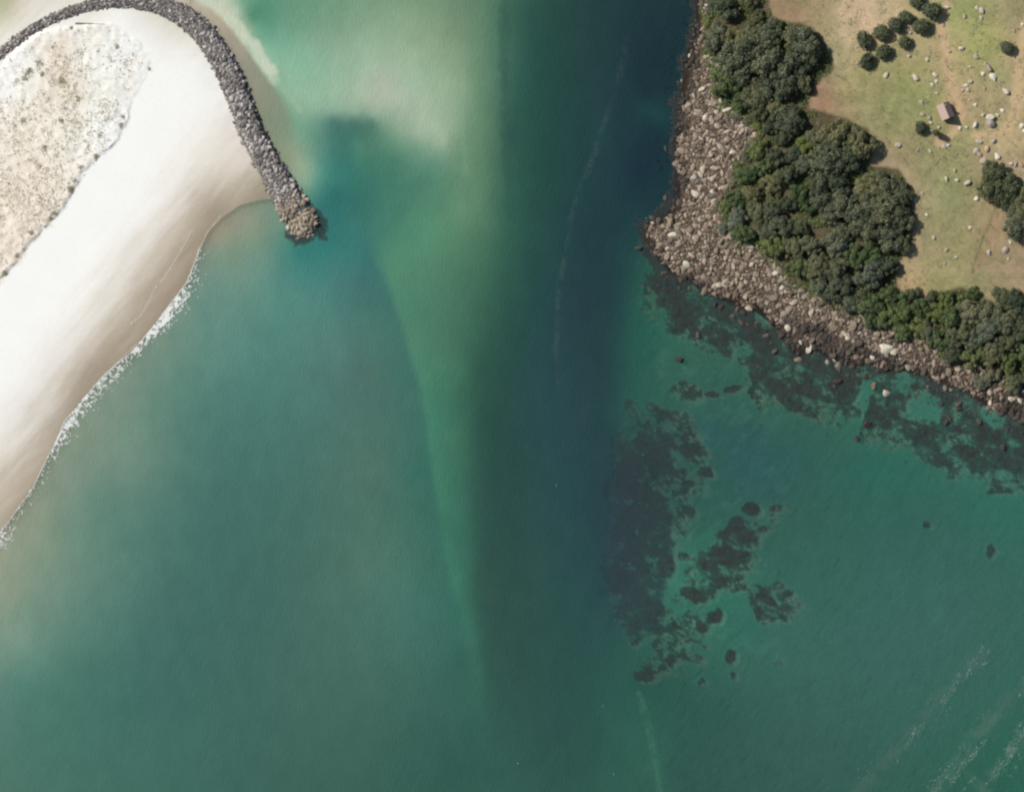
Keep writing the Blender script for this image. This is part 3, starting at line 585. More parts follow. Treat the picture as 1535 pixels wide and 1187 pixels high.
for i, it in enumerate(items):
    wk = 2 if tone[i] < (3 if kx[i] < 1100 else -2) else (1 if tone[i] < (22 if kx[i] > 1120 else 13) else 0)
    if i < len(BIG): wk = 0
    if i in top:
        pale = (kept[i][0], kept[i][1]) in palekey or rng.random() < .04
        pale = pale and wk < 2
        o = place(ME_p if pale else (ME_b, ME_bm, ME_bw)[wk], 'boulder', it)
        for f, lb, gp in SECT:
            if f(kept[i][0], kept[i][1]): break
        if pale: lb = lb.replace('tan angular', 'pale').replace('tan ', 'pale ').replace('brown', 'pale'); gp = 'pale ' + gp
        if i in SPECIAL: tag(o, SPECIAL[i], 'boulder', 'shore boulders')
        else: tag(o, lb, 'boulder', gp)
        if wk == 2 and i not in SPECIAL: o['label'] = 'dark wet ' + ' '.join(lb.split(' ')[1:]); o['group'] = 'wet ' + gp
    else: stuff.append(it); wetk.append(wk)
v, f = batch(stuff)
sm = mesh_np('shore_rocks', v, f, [M_boulder, M_boulder_mid, M_boulder_wet])
sm.polygons.foreach_set('material_index', np.repeat(np.array(wetk, np.int32), len(ROCKS[0][1]))); sm.update()
tag(link('shore_rocks', sm), 'brown and tan broken rocks filling the shore between the larger boulders', 'rocks', kind='stuff')

# ---------------------------------------------------------------- rock groyne
def resample(pts, ws, step):
    P = np.array(pts, float); d = np.r_[0, np.cumsum(np.hypot(*np.diff(P, axis=0).T))]
    t = np.arange(0, d[-1], step)
    x = np.interp(t, d, P[:, 0]); y = np.interp(t, d, P[:, 1]); w = np.interp(t, d, ws)
    for _ in range(6):
        x[1:-1] = (x[:-2] + 2 * x[1:-1] + x[2:]) / 4; y[1:-1] = (y[:-2] + 2 * y[1:-1] + y[2:]) / 4
    tx_ = np.gradient(x); ty_ = np.gradient(y); L = np.hypot(tx_, ty_)
    return x, y, w, tx_ / L, ty_ / L
gxs, gys, gws, gtx, gty = resample(GROYNE, GW, 3)
groyne = empty('rock_groyne', (X(412), Y(265), 0))
tag(groyne, 'long curved breakwater of grey rocks bending round the white sand into the water', 'breakwater')
org = np.array([X(412), Y(265), 0])
prof = [(-.56, -1.0), (-.34, 2.2), (-.14, 3.1), (.14, 3.1), (.34, 2.2), (.56, -1.0)]
gv = []
for i in range(len(gxs)):
    nx, ny = -gty[i], gtx[i]; fade = 1.0
    fade = min(1.0, .25 + (len(gxs) - 1 - i) / 9)
    for (u, z) in prof: gv.append((X(gxs[i] + nx * u * gws[i] * (.55 + .45 * fade)), Y(gys[i] + ny * u * gws[i] * (.55 + .45 * fade)), z * (fade if z > 0 else 1)))
gv = np.array(gv) - org
npf = len(prof)
gf = np.array([(i * npf + j, i * npf + j + 1, (i + 1) * npf + j + 1, (i + 1) * npf + j) for i in range(len(gxs) - 1) for j in range(npf - 1)])
gcol = np.tile(np.array([.17, .155, .145]), (len(gv), 1))
link('core', mesh_np('groyne_core', gv, gf[:, ::-1], M_rubble, {'col': gcol}), groyne)
nn = 22000
ii = rng.integers(0, len(gxs), nn); uu = rng.uniform(-.56, .56, nn)
gpx = gxs[ii] - gty[ii] * uu * gws[ii]; gpy = gys[ii] + gtx[ii] * uu * gws[ii]
tipx, tipy = 453, 333
na = 3500; aa = rng.uniform(0, 6.28, na); ra = np.sqrt(rng.uniform(0, 1, na)) * 25
tpx = tipx + np.cos(aa) * ra * .98; tpy = tipy + np.sin(aa) * ra
gpx = np.r_[gpx, tpx]; gpy = np.r_[gpy, tpy]; guz = np.r_[np.interp(np.abs(uu), [0, .14, .34, .56], [3.1, 3.1, 2.2, -.9]), np.interp(ra, [0, 8, 18, 25], [3.0, 2.6, 1.0, -1.0])]
grr = np.clip(rng.lognormal(.46, .38, len(gpx)), .9, 4.2) * np.where(gpy > 200, 1.15, 1) * np.where(gpx < 300, .72, 1)
od = np.argsort(-grr)
zmap = {(round(float(gpx[i]), 4), round(float(gpy[i]), 4)): guz[i] for i in od}
kept = scatter([(gpx[i], gpy[i], grr[i]) for i in od], .62)
gi = []
for (a, b, r) in kept:
    s = r * S; e = rng.uniform(.8, 1.3)
    gi.append((X(a) - org[0], Y(b) - org[1], zmap[(round(float(a), 4), round(float(b), 4))] + .1, s * e, s / e, s * rng.uniform(.75, 1.1), rng.uniform(-.5, .5), rng.uniform(-.5, .5), rng.uniform(0, 6.28), int(rng.integers(8))))
near = [i for i, (a, b, r) in enumerate(kept) if 0 < a and 3 < b]
near.sort(key=lambda i: -kept[i][2]); big = set(near[:98])
tipset = lambda a, b: (b > 288)
rest = []; 
for i, it in enumerate(gi):
    a, b, r = kept[i]
    if i in big: place(ME_gt if tipset(a, b) else ME_g, 'armour_rock', it, groyne)
    else: rest.append(it)
v, f = batch(rest)
gm = mesh_np('armour_rocks', v, f, [M_groyne, M_groyne_tip, M_boulder_wet])
fc = v[f[:, 0]]; fpx = (fc[:, 0] + org[0]) / S + CX; fpy = CY - (fc[:, 1] + org[1]) / S
mi_ = (fpy + 40 * (fbm(fpx, fpy, 12, 461, 2) - .5) > 304).astype(np.int32); mi_[(sample(zone_beach, fpx, fpy) < 0) & (fc[:, 2] < .75 + 1.6 * (fbm(fpx, fpy, 8, 460, 2) - .5)) & (fpy > 120)] = 2
gm.polygons.foreach_set('material_index', mi_); gm.update()
tag(link('armour_rocks', gm, groyne), kind='stuff')

# ---------------------------------------------------------------- surf, foam, scum and sun-glint flecks
def flakes(pts, name, mat, rmin, rmax, dome=.35):
    vs = []; fs = []; k = 7
    for (x, y, z, r) in pts:
        o = len(vs); n0 = rng.uniform(0, 6.28)
        vs.append((x, y, z + r * dome))
        for j in range(k):
            q = r * rng.uniform(.55, 1.25); a = n0 + j * 6.283 / k
            vs.append((x + math.cos(a) * q, y + math.sin(a) * q, z))
        for j in range(k): fs.append((o, o + 1 + j, o + 1 + (j + 1) % k))
    return mesh_np(name, np.array(vs), np.array(fs), mat, smooth=True)
sx, sy, _, stx, sty = resample(SHORE[2:17], [1] * 15, 1.0)
pts = []
def foam_density(px, py):
    d = 0.05
    for (cx, cy, r, v) in [(262, 458, 18, 1.7), (245, 480, 15, 1.8), (228, 497, 12, 1.2), (205, 520, 10, .5), (285, 435, 16, .45), (165, 580, 16, .5), (150, 598, 14, .6), (135, 612, 16, .85), (118, 632, 16, .95), (100, 655, 12, .8), (88, 680, 8, .5), (20, 808, 10, .6), (10, 815, 12, .6), (180, 558, 12, .45)]:
        d = max(d, v * math.exp(-((px - cx) ** 2 + (py - cy) ** 2) / (2 * r * r)))
    return d
for i in range(len(sx)):
    nx, ny = -sty[i], stx[i]
    if nx < 0: nx, ny = -nx, -ny
    for _ in range(70):
        off = abs(rng.normal(0, 1)) * 9
        a, b = sx[i] + nx * off + rng.normal(0, .6), sy[i] + ny * off + rng.normal(0, .6)
        w = foam_density(a, b) * math.exp(-off / 14) * (.03 + 2.6 * float(vnoise(np.array(a), np.array(b), 3.2, 400)) ** 3)
        if rng.random() < w * .8: pts.append((X(a), Y(b), .10, rng.uniform(.12, .34)))
for i in range(len(sx)):                                            # the thin lip where the swash stops
    wob_ = 2.2 * (float(vnoise(np.array(sx[i]), np.array(sy[i]), 26, 401)) - .5)
    for _ in range(5 if foam_density(sx[i], sy[i]) > .2 else 3):
        pts.append((X(sx[i] + wob_ + rng.normal(0, .3)), Y(sy[i] + wob_ + rng.normal(0, .3)), .10, rng.uniform(.09, .19)))
for lx in ([(332, 322), (310, 350), (298, 378), (291, 410)], [(235, 428), (222, 455), (212, 472), (196, 486)], [(205, 515), (180, 540), (150, 570), (128, 600)], [(288, 345), (276, 368), (262, 392), (240, 425)]):
    q, w_, _, _, _ = resample(lx, [1] * 4, .5)
    for i in range(len(q)):
        if rng.random() < .95: pts.append((X(q[i] + rng.normal(0, .5)), Y(w_[i] + rng.normal(0, .5)), max(ground(q[i], w_[i]), 0) + .05, rng.uniform(.08, .17)))
tag(link('surf_foam', flakes(pts, 'surf_foam', M_foam, .2, .5)), 'white broken surf and thin swash lines along the sand beach', 'sea foam', kind='stuff')
pts = []
for _ in range(2000):                                               # sun glint in the lower right, imitated by tiny white flakes
    t = rng.random(); b0 = rng.choice(3, p=[.2, .3, .5])
    if b0 == 0: a, b = 1300 + 180 * t + rng.normal(0, 8), 1170 - 190 * t + rng.normal(0, 7)
    elif b0 == 1: a, b = 1440 + 100 * t + rng.normal(0, 9), 1180 - 130 * t + rng.normal(0, 8)
    else: q_ = rng.choice(2); a, b = (1395 + 150 * t + rng.normal(0, 10), 1195 - 175 * t + rng.normal(0, 8)) if q_ else (1455 + 100 * t + rng.normal(0, 12), 1200 - 120 * t + rng.normal(0, 10))
    if float(fbm(np.array(a * .8 + b * .6), np.array((-a * .6 + b * .8) * .3), 14, 410, 3)) < .55: continue
    L = rng.uniform(.5, 1.6)
    for k in range(3): pts.append((X(a + k * L * .6), Y(b - k * L * .9), .13, rng.uniform(.04, .10)))
for (a, b) in [(904, 1059), (776, 1144), (835, 728), (920, 1160)]:
    for k in range(2): pts.append((X(a + rng.normal(0, .6)), Y(b + rng.normal(0, 1.0)), .13, rng.uniform(.08, .15)))
tag(link('glint_and_crests', flakes(pts, 'glint_and_crests', M_foam, .2, .5, .2)), 'tiny white flecks standing for sun glint in the lower right, few real crests beyond', 'whitecaps', kind='stuff')

# ---------------------------------------------------------------- foliage
def leaf_quads(P, Nr, size, r, aspect=1.5):
    n = len(P)
    Nr = Nr / np.maximum(np.linalg.norm(Nr, axis=1)[:, None], 1e-6)
    t = np.cross(Nr, r.normal(size=(n, 3))); t /= np.maximum(np.linalg.norm(t, axis=1)[:, None], 1e-6); b = np.cross(Nr, t)
    s = (size * r.uniform(.6, 1.4, n))[:, None]
    a = t * s * aspect * .5; c = b * s * .5
    k = r.uniform(.3, 1.0, (n, 1))
    V = np.stack([P - a, P - c * k, P + a, P + c], 1).reshape(-1, 3)
    return V, np.arange(n * 4).reshape(n, 4)
def crown(seed, lobes, leaves, leaf, spread=.72, hgt=.62, lr=(.26, .42)):
    r = np.random.default_rng(seed); Ps = []; Ns = []; cs = []
    a = r.uniform(0, 6.28, lobes); q = np.sqrt(r.uniform(0, 1, lobes)) * spread * (1 + .16 * np.sin(a * 2 + seed) + .12 * np.sin(a * 3 + seed * 1.7)); q[0] = .1
    cz = hgt * (1 - (q / 1.05) ** 2) * r.uniform(.55, 1.1, lobes) + .25
    rad = r.uniform(lr[0], lr[1], lobes)
    wts = rad ** 2 / (rad ** 2).sum()
    for i in range(lobes):
        n = int(leaves * wts[i]); d = r.normal(size=(n, 3)); d /= np.linalg.norm(d, axis=1)[:, None]
        d[:, 2] = np.where(d[:, 2] < -.35, -d[:, 2], d[:, 2])
        shell = rad[i] * (1 - .28 * r.random((n, 1)) ** 2) * (1 + .12 * np.sin(d[:, :1] * 9 + i) + .1 * r.normal(size=(n, 1)))
        cn = np.array([math.cos(a[i]) * q[i], math.sin(a[i]) * q[i], cz[i]]); cs.append((cn, rad[i]))
        Ps.append(cn + d * shell * np.array([1, 1, .8])); Ns.append(d + r.normal(size=(n, 3)) * .45 + np.array([0, 0, .35]))
    P = np.vstack(Ps); Nr = np.vstack(Ns)
    V, F = leaf_quads(P, Nr, leaf, r)
    return V, F, cs
def trunk_mesh(name, cs, mat, rb=.07, top=.35):
    bm = bmesh.new()
    def limb(p0, p1, r0, r1, seg=7, rings=3):
        prev = None
        ax = (p1 - p0).normalized(); sidev = ax.orthogonal().normalized(); up = ax.cross(sidev)
        for k in range(rings + 1):
            t = k / rings; c = p0.lerp(p1, t) + sidev * .02 * math.sin(t * 3.1); rad = r0 + (r1 - r0) * t
            ring = [bm.verts.new(c + (sidev * math.cos(j * 6.283 / seg) + up * math.sin(j * 6.283 / seg)) * rad) for j in range(seg)]
            if prev:
                for j in range(seg): bm.faces.new((prev[j], prev[(j + 1) % seg], ring[(j + 1) % seg], ring[j]))
            prev = ring
    limb(Vector((0, 0, -.05)), Vector((0, 0, top)), rb, rb * .7)
    for cn, rad in cs[:7]: limb(Vector((0, 0, top * .8)), Vector(cn), rb * .55, rb * .15, 6, 3)
    me = bpy.data.meshes.new(name); bm.to_mesh(me); bm.free(); me.materials.append(mat)
    return me
KINDS = {'grey': M_leaf_grey, 'green': M_leaf_green, 'dark': M_leaf_dark, 'pale': M_leaf_pale}
PROTO = {}
for kn, mt in KINDS.items():
    PROTO[kn] = []
    for s in range(4 if kn in ('grey', 'green') else 2):
        V, F, cs = crown(500 + s * 7 + len(kn), 26 + 5 * s, 5200, .066, .84, .46, (.12, .30))
        PROTO[kn].append((mesh_np('crown', V, F, mt), trunk_mesh('trunk', cs, M_bark)))
BUSH = []
for s in range(3):
    V, F, cs = crown(600 + s, 10, 2200, .12, .42, .45, (.42, .60))
    BUSH.append((mesh_np('crown', V, F, M_leaf_dark), trunk_mesh('trunk', cs, M_bark, .06, .3)))
def tree(name, px, py, rpx, protos, k, hf, label, cat, group, rot):
    R_ = rpx * S; z = max(ground(px, py), .3)
    o = empty(name, (X(px), Y(py), z - .1)); tag(o, label, cat, group)
    cm, tm = protos[k % len(protos)]
    for nm, me in (('crown', cm), ('trunk', tm)):
        c = link(nm, me, o); 
    o.scale = (R_, R_, R_ * hf); o.rotation_euler = (0, 0, rot)
    return o

T = [(1135,170,16,'dark'),(1162,160,16,'grey'),(1087,8,20,'dark'),(1118,6,16,'dark'),(1131,30,13,'dark'),(1068,58,22,'pale'),(1092,62,18,'grey'),(1108,95,30,'grey'),(1090,122,24,'green'),(1128,62,24,'grey'),(1150,52,24,'grey'),(1152,92,34,'grey'),(1165,125,28,'grey'),(1133,142,26,'grey'),
 (1115,150,20,'green'),(1190,60,18,'grey'),(1203,74,28,'grey'),(1192,96,20,'dark'),(1196,128,17,'grey'),(1180,182,26,'grey'),(1172,205,18,'dark'),(1152,190,14,'dark'),(1160,235,17,'grey'),(1135,225,17,'green'),(1146,252,15,'green'),
 (1120,262,18,'green'),(1186,235,16,'dark'),(1208,215,16,'green'),(1205,250,18,'grey'),(1180,265,18,'dark'),(1155,280,18,'grey'),(1126,292,16,'grey'),(1104,300,16,'green'),(1232,205,22,'grey'),(1258,200,26,'grey'),(1285,215,23,'grey'),(1268,235,24,'dark'),
 (1240,240,24,'grey'),(1228,270,20,'grey'),(1256,275,20,'dark'),(1232,300,22,'grey'),(1262,305,22,'grey'),(1240,326,18,'grey'),(1300,285,24,'grey'),(1326,278,22,'grey'),(1345,292,20,'grey'),(1294,315,24,'grey'),(1324,316,26,'grey'),(1346,330,20,'grey'),
 (1300,345,24,'grey'),(1330,352,24,'grey'),(1348,362,18,'dark'),(1196,292,18,'green'),(1208,312,15,'green'),(1180,305,16,'dark'),(1160,318,18,'grey'),(1132,322,18,'grey'),(1106,328,18,'pale'),(1114,350,16,'green'),(1146,345,18,'grey'),(1172,342,18,'grey'),
 (1196,345,16,'dark'),(1160,370,18,'green'),(1188,374,20,'grey'),(1214,370,18,'grey'),(1196,402,17,'green'),(1222,400,20,'grey'),(1250,372,22,'pale'),(1258,350,16,'grey'),(1276,385,18,'green'),(1250,402,18,'grey'),(1232,430,18,'grey'),(1260,430,20,'grey'),
 (1302,385,20,'green'),(1328,400,18,'dark'),(1300,412,24,'pale'),(1274,452,17,'grey'),(1290,440,14,'dark'),(1304,456,20,'green'),(1328,440,16,'green'),(1346,446,15,'green'),(1366,440,12,'dark'),(1330,472,20,'green'),(1304,478,13,'green'),(1355,468,16,'green'),
 (1378,462,16,'green'),(1350,494,16,'green'),(1376,488,16,'green'),(1396,446,12,'dark'),(1400,466,15,'green'),(1392,496,16,'grey'),(1417,450,14,'green'),(1424,474,18,'green'),(1408,512,18,'green'),(1434,502,18,'grey'),(1425,530,15,'grey'),(1450,472,20,'pale'),
 (1478,464,20,'grey'),(1500,448,18,'dark'),(1524,452,20,'dark'),(1508,478,22,'grey'),(1482,496,20,'pale'),(1456,508,18,'grey'),(1460,535,17,'green'),(1486,530,18,'grey'),(1512,515,18,'dark'),(1532,495,18,'dark'),(1536,530,16,'green'),(1510,545,16,'green'),
 (1484,560,14,'pale'),(1470,572,12,'pale'),(1520,572,16,'grey'),(1540,562,16,'dark'),(1456,440,10,'green'),(1490,262,22,'dark'),(1482,284,20,'dark'),(1508,284,20,'dark'),(1500,300,16,'dark'),(1526,318,20,'grey'),(1516,340,20,'grey'),(1535,348,18,'grey'),(1540,295,18,'grey')]
CNAME = {'grey': 'grey-green', 'green': 'fresh green', 'dark': 'dark green', 'pale': 'pale dusty green'}
AREAS = [(lambda x, y: x > 1478 and y < 400, 'in the clump right of the field'),
         (lambda x, y: y < 165 and x < 1175, 'in the wood at the top edge'),
         (lambda x, y: y < 165, 'bulging into the field at the top'),
         (lambda x, y: x < 1222 and y < 275, 'in the narrow wood above the point'),
         (lambda x, y: x > 1222 and x < 1366 and y < 372, 'in the broad wood west of the field'),
         (lambda x, y: x < 1222, 'on the slope behind the rocky point'),
         (lambda x, y: x < 1290, 'in the wood above the pale slabs'),
         (lambda x, y: x < 1386, 'in the wood above the yellowish boulder'),
         (lambda x, y: x < 1445, 'in the wood at the field foot'),
         (lambda x, y: True, 'in the wood at the lower right')]
ORD = ['northernmost', 'second', 'third', 'fourth', 'fifth', 'sixth', 'seventh', 'eighth', 'ninth', 'tenth', 'eleventh', 'twelfth', 'thirteenth', 'fourteenth', 'fifteenth', 'sixteenth', 'seventeenth', 'eighteenth', 'nineteenth', 'twentieth', 'twenty-first', 'twenty-second']
fam = {}
for t in T:
    for f, an in AREAS:
        if f(t[0], t[1]): break
    fam.setdefault((t[3], an), []).append(t)
k = 0
for (kn, an), L in fam.items():
    L.sort(key=lambda t: (t[1], t[0]))
    for j, (a, b, r, _) in enumerate(L):
        lb = f'{CNAME[kn]} tree {an}' if len(L) == 1 else (f'northernmost {CNAME[kn]} tree {an}' if j == 0 else f'{ORD[j]} {CNAME[kn]} tree from the north {an}')
        tree('broadleaf_tree', a, b, r * (1.0 if a < 1225 and b > 160 else 1.10) * rng.uniform(.92, 1.1), PROTO[kn], k, rng.uniform(.95, 1.3), lb, 'tree', 'trees of the coastal wood', rng.uniform(0, 6.28)); k += 1
B = [(1291,62,12.5,'round dark bush at the western end of the bush cluster'),(1317,52,13,'round dark bush, second from the west in the upper row of the cluster'),(1339,41,12,'round dark bush, third from the west in the upper row of the cluster'),
     (1357,27,10.5,'small round dark bush in the upper row, just left of the largest bush'),(1372,2,12,'round dark bush cut by the top edge of the photo'),(1394,17,14.5,'largest round dark bush, at the top right of the cluster'),(1378,44,12.5,'round dark bush directly below the largest bush of the cluster'),
     (1354,67,10.5,'round dark bush right of the middle of the lower row'),(1323,81,12,'round dark bush in the middle of the lower row of the cluster'),(1296,92,11.5,'round dark bush, lowest left of the cluster beside a pink stone'),(1505,73,10.5,'lone round dark bush near the right edge of the green field'),(1376,193,9.5,'small round green bush on the grass southwest of the hut')]
for i, (a, b, r, lb) in enumerate(B):
    tree('round_bush', a, b, r * 1.2, BUSH, i, 1.0, lb, 'bush', 'round bushes on the field', i * 1.3)
tree('slender_tree', 1400, 201, 6.5, BUSH, 1, 3.0, 'slender upright tree casting a long shadow, just south of the hut', 'tree', None, .4)

# a row of shrubs along the top of the rocks
vx, vy, _, _, _ = resample(VEG[1:15], [1] * 14, 1.0)
row = []; last = None; hop = 12
for q in range(len(vx)):
    a_, b_ = vx[q] + rng.normal(5, 3.5), vy[q] + rng.normal(0 if vx[q] < 1100 else -4, 2.5)
    if last and math.hypot(a_ - last[0], b_ - last[1]) < hop: continue
    if min(math.hypot(a_ - t[0], b_ - t[1]) / t[2] for t in T) < .85: continue
    last = (a_, b_); hop = rng.uniform(10, 22); row.append((a_, b_, rng.uniform(6.5, 11)))
row = [t for t in row if -5 < t[1] < 600 and t[0] < 1540]
row.sort(key=lambda t: t[1])
SN = [('point', lambda y: y < 300, 'on the slope edging the wide rock band'), ('mid', lambda y: y < 420, 'above the rocky point'), ('low', lambda y: True, 'above the weedy south shore')]
used_ = {}
for j, (a_, b_, r_) in enumerate(row):
    for kn_, f_, an_ in SN:
        if f_(b_): break
    c_ = used_.get(an_, 0); used_[an_] = c_ + 1
    tree('shrub', a_, b_, r_, PROTO[['green', 'pale', 'grey', 'green'][j % 4]], j, .7, f'{ORD[min(c_, 21)]} low shrub from the north {an_}' if c_ else f'northernmost low shrub {an_}', 'shrub', 'shrubs along the top of the rocks', j * 1.7)
print('shrubs', used_)

# low scrub between the trees
cand_n = 9000
a = rng.uniform(1050, 1570, cand_n); b = rng.uniform(-60, 640, cand_n)
ok = (sample(zone_veg, a, b) > -7 + 34 * (fbm(a, b, 20, 430, 3) - .5)) & (sample(zone_field, a, b) < -3) & (fbm(a, b, 26, 431, 3) > .36)
a, b = a[ok], b[ok]; z = height(a, b)
r2 = np.random.default_rng(5); reps = 24
P = np.repeat(np.stack([X(a), Y(b), z + .4], 1), reps, 0); P = P + r2.normal(size=P.shape) * np.array([.8, .8, .45])
Vq, Fq = leaf_quads(P, r2.normal(size=P.shape) * .5 + np.array([0, 0, 1]), .55, r2)
tag(link('undergrowth', mesh_np('undergrowth', Vq, Fq, M_leaf_green)), 'low green scrub covering the ground between and beneath the coastal trees', 'undergrowth', kind='stuff')
# tufts on the dune
cand_n = 60000
a = rng.uniform(-40, 230, cand_n); b = rng.uniform(30, 470, cand_n)
dz = sample(zone_dune, a, b)
dn = .5 * fbm(a, b, 30, 440, 4) + .5 * fbm(a, b, 6, 445, 3)
dens = ss(-2, 8 + 14 * ss(90, 180, a - b * .25), dz + 10 * (fbm(a, b, 18, 449, 3) - .5)) * ss(.44, .66, dn + .05 * ss(60, 260, b))
dens = np.maximum(dens, .8 * (1 - ss(1.0, 4.0, np.abs(dz))) * ss(.5, .62, fbm(a, b, 16, 447, 3)) * (b > 200))
ok = rng.random(cand_n) < dens * .30
a, b = a[ok], b[ok]; z = height(a, b)
ox, oy = [], []
for (cx, cy, rr_, n_) in [(45, 108, 5, 160), (38, 118, 4, 110), (60, 96, 5, 110), (93, 122, 4, 140), (64, 112, 3, 60), (27, 124, 5, 60), (145, 236, 3.5, 110), (122, 252, 3, 60), (113, 272, 2.5, 70), (107, 285, 4, 150), (82, 320, 3, 110), (77, 328, 2.5, 60), (48, 349, 3, 90), (26, 384, 2, 50), (8, 410, 4, 110), (108, 43, 2, 50),
                      (224, 104, 2.5, 40), (182, 188, 2.5, 70), (185, 176, 2.5, 40), (36, 182, 4, 80), (93, 182, 4, 70), (118, 150, 4, 60), (80, 72, 5, 60), (176, 70, 4, 50), (150, 205, 3, 40), (60, 250, 4, 60), (68, 222, 3, 60)]:
    n_ = int(n_ * .6)
    ox += list(rng.normal(cx, rr_ * .6, n_)); oy += list(rng.normal(cy, rr_ * .6, n_))
a = np.r_[a, ox]; b = np.r_[b, oy]; z = height(a, b)
P = np.repeat(np.stack([X(a), Y(b), z + .05], 1), 4, 0); P = P + r2.normal(size=P.shape) * np.array([.16, .16, .03])
Vq, Fq = leaf_quads(P, r2.normal(size=P.shape) * .45 + np.array([0, 0, 1]), .30, r2, 2.0)
tag(link('dune_grass', mesh_np('dune_grass', Vq, Fq, M_dunegrass)), 'sparse dry brown grass and creepers speckling the white dune', 'dune grass', kind='stuff')
# tufts in the pasture
cand_n = 30000
a = rng.uniform(1140, 1570, cand_n); b = rng.uniform(-40, 480, cand_n)
ok = (sample(zone_field, a, b) > 2) & (fbm(a, b, 9, 450, 4) > .56)
a, b = a[ok], b[ok]; z = height(a, b)
P = np.repeat(np.stack([X(a), Y(b), z + .06], 1), 3, 0); P = P + r2.normal(size=P.shape) * np.array([.25, .25, .02])
Vq, Fq = leaf_quads(P, r2.normal(size=P.shape) * .3 + np.array([0, 0, 1]), .30, r2, 1.8)
tag(link('grass_tufts', mesh_np('grass_tufts', Vq, Fq, M_tuft)), 'rough grass tufts scattered over the open pasture', 'grass', kind='stuff')

# ---------------------------------------------------------------- driftwood trunk on the sand
def log_mesh(L, r0, r1):
    bm = bmesh.new(); prev = None; seg = 8; rings = 16
    for k_ in range(rings + 1):
        t = k_ / rings; c = Vector(((t - .5) * L, .12 * math.sin(t * 5), r0 + .05 * math.sin(t * 9))); r_ = r0 + (r1 - r0) * t
        ring = [bm.verts.new(c + Vector((0, math.cos(j * 6.283 / seg) * r_, math.sin(j * 6.283 / seg) * r_)) * (1 + .12 * math.sin(j * 2.1 + k_))) for j in range(seg)]
        if prev:
            for j in range(seg): bm.faces.new((prev[j], prev[(j + 1) % seg], ring[(j + 1) % seg], ring[j]))
        else: bm.faces.new(ring[::-1])
        prev = ring
    bm.faces.new(prev)
    me = bpy.data.meshes.new('driftwood_log'); bm.to_mesh(me); bm.free(); me.materials.append(M_drift); return me
lg = link('driftwood_log', log_mesh(15, .30, .14), None, (X(136), Y(36.5), ground(136, 36.5) + .05)); lg.rotation_euler = (0, .02, math.radians(-1.2))
tag(lg, 'long thin weathered grey driftwood trunk lying on white sand inside the bend of the breakwater', 'driftwood')

# ---------------------------------------------------------------- hut
def simple(name, c, rough=.8, grain=2.0, stretch=(1, 1, 1)):
    m, nt, out = new_mat(name); n = noise(nt, coords(nt, stretch), grain, 5, .6)
    p = principled(nt, mixrgb(nt, 'MULTIPLY', 1, c, ramp(nt, n, [(.3, (.8,) * 3), (.7, (1.15,) * 3)])), rough, .2, bump(nt, n, .4, .04))
    nt.links.new(p.outputs[0], out.inputs[0]); return m
M_roof = simple('faded_roof', (.42, .31, .26), .7, 1.5, (1, 5, 1)); M_wall = simple('board_wall', (.20, .16, .13), .85); M_door = simple('door_paint', (.10, .08, .07)); M_brick = simple('chimney_stone', (.25, .22, .2)); M_glass = simple('window_glass', (.03, .04, .05), .15)
def pydata(name, vs, fs, mat, parent=None, loc=(0, 0, 0)):
    me = bpy.data.meshes.new(name); me.from_pydata(vs, [], fs); me.update(); me.materials.append(mat); return link(name, me, parent, loc)
def box(name, cx, cy, cz, sx_, sy_, sz_, mat, parent):
    vs = [(cx + dx * sx_ / 2, cy + dy * sy_ / 2, cz + dz * sz_ / 2) for dx in (-1, 1) for dy in (-1, 1) for dz in (-1, 1)]
    return pydata(name, vs, [(0, 1, 3, 2), (4, 6, 7, 5), (0, 4, 5, 1), (2, 3, 7, 6), (0, 2, 6, 4), (1, 5, 7, 3)], mat, parent)
hut = empty('hut', (X(1414.5), Y(168.5), ground(1414, 168))); hut.rotation_euler = (0, 0, math.radians(22))
tag(hut, 'small steep-roofed hut with faded pinkish roof, standing alone on the grass beside the dirt track', 'hut')
w, l, h, rh = 3.0, 3.6, 2.8, 4.2
box('wall', 0, 0, h / 2, 2 * w, 2 * l, h, M_wall, hut)
gv_ = [(-w, -l, h), (w, -l, h), (0, -l, h + rh - .3), (-w, l, h), (w, l, h), (0, l, h + rh - .3)]
pydata('gable', [(x * .99, y * .995, z) for x, y, z in gv_], [(0, 1, 2), (3, 5, 4), (0, 2, 5, 3), (1, 4, 5, 2), (0, 3, 4, 1)], M_wall, hut)
e = .35; rt = .12
rv = [(-w - e, -l - e, h - .3), (0, -l - e, h + rh), (w + e, -l - e, h - .3), (-w - e, l + e, h - .3), (0, l + e, h + rh), (w + e, l + e, h - .3)]
rv = rv + [(x, y, z + rt + .1) for x, y, z in rv]
pydata('roof', rv, [(0, 3, 4, 1), (1, 4, 5, 2), (6, 7, 10, 9), (7, 8, 11, 10), (0, 1, 7, 6), (1, 2, 8, 7), (3, 9, 10, 4), (4, 10, 11, 5), (0, 6, 9, 3), (2, 5, 11, 8)], M_roof, hut)
box('chimney', .5, l - .9, h + rh - .1, .7, .7, 2.0, M_brick, hut)
d_ = box('door', 0, -l - .04, 1.0, .95, .08, 2.0, M_door, hut)
box('handle', .35, -l - .11, 1.0, .08, .06, .12, M_glass, d_)
box('window', -w - .03, .8, 1.5, .06, 1.1, .9, M_glass, hut)

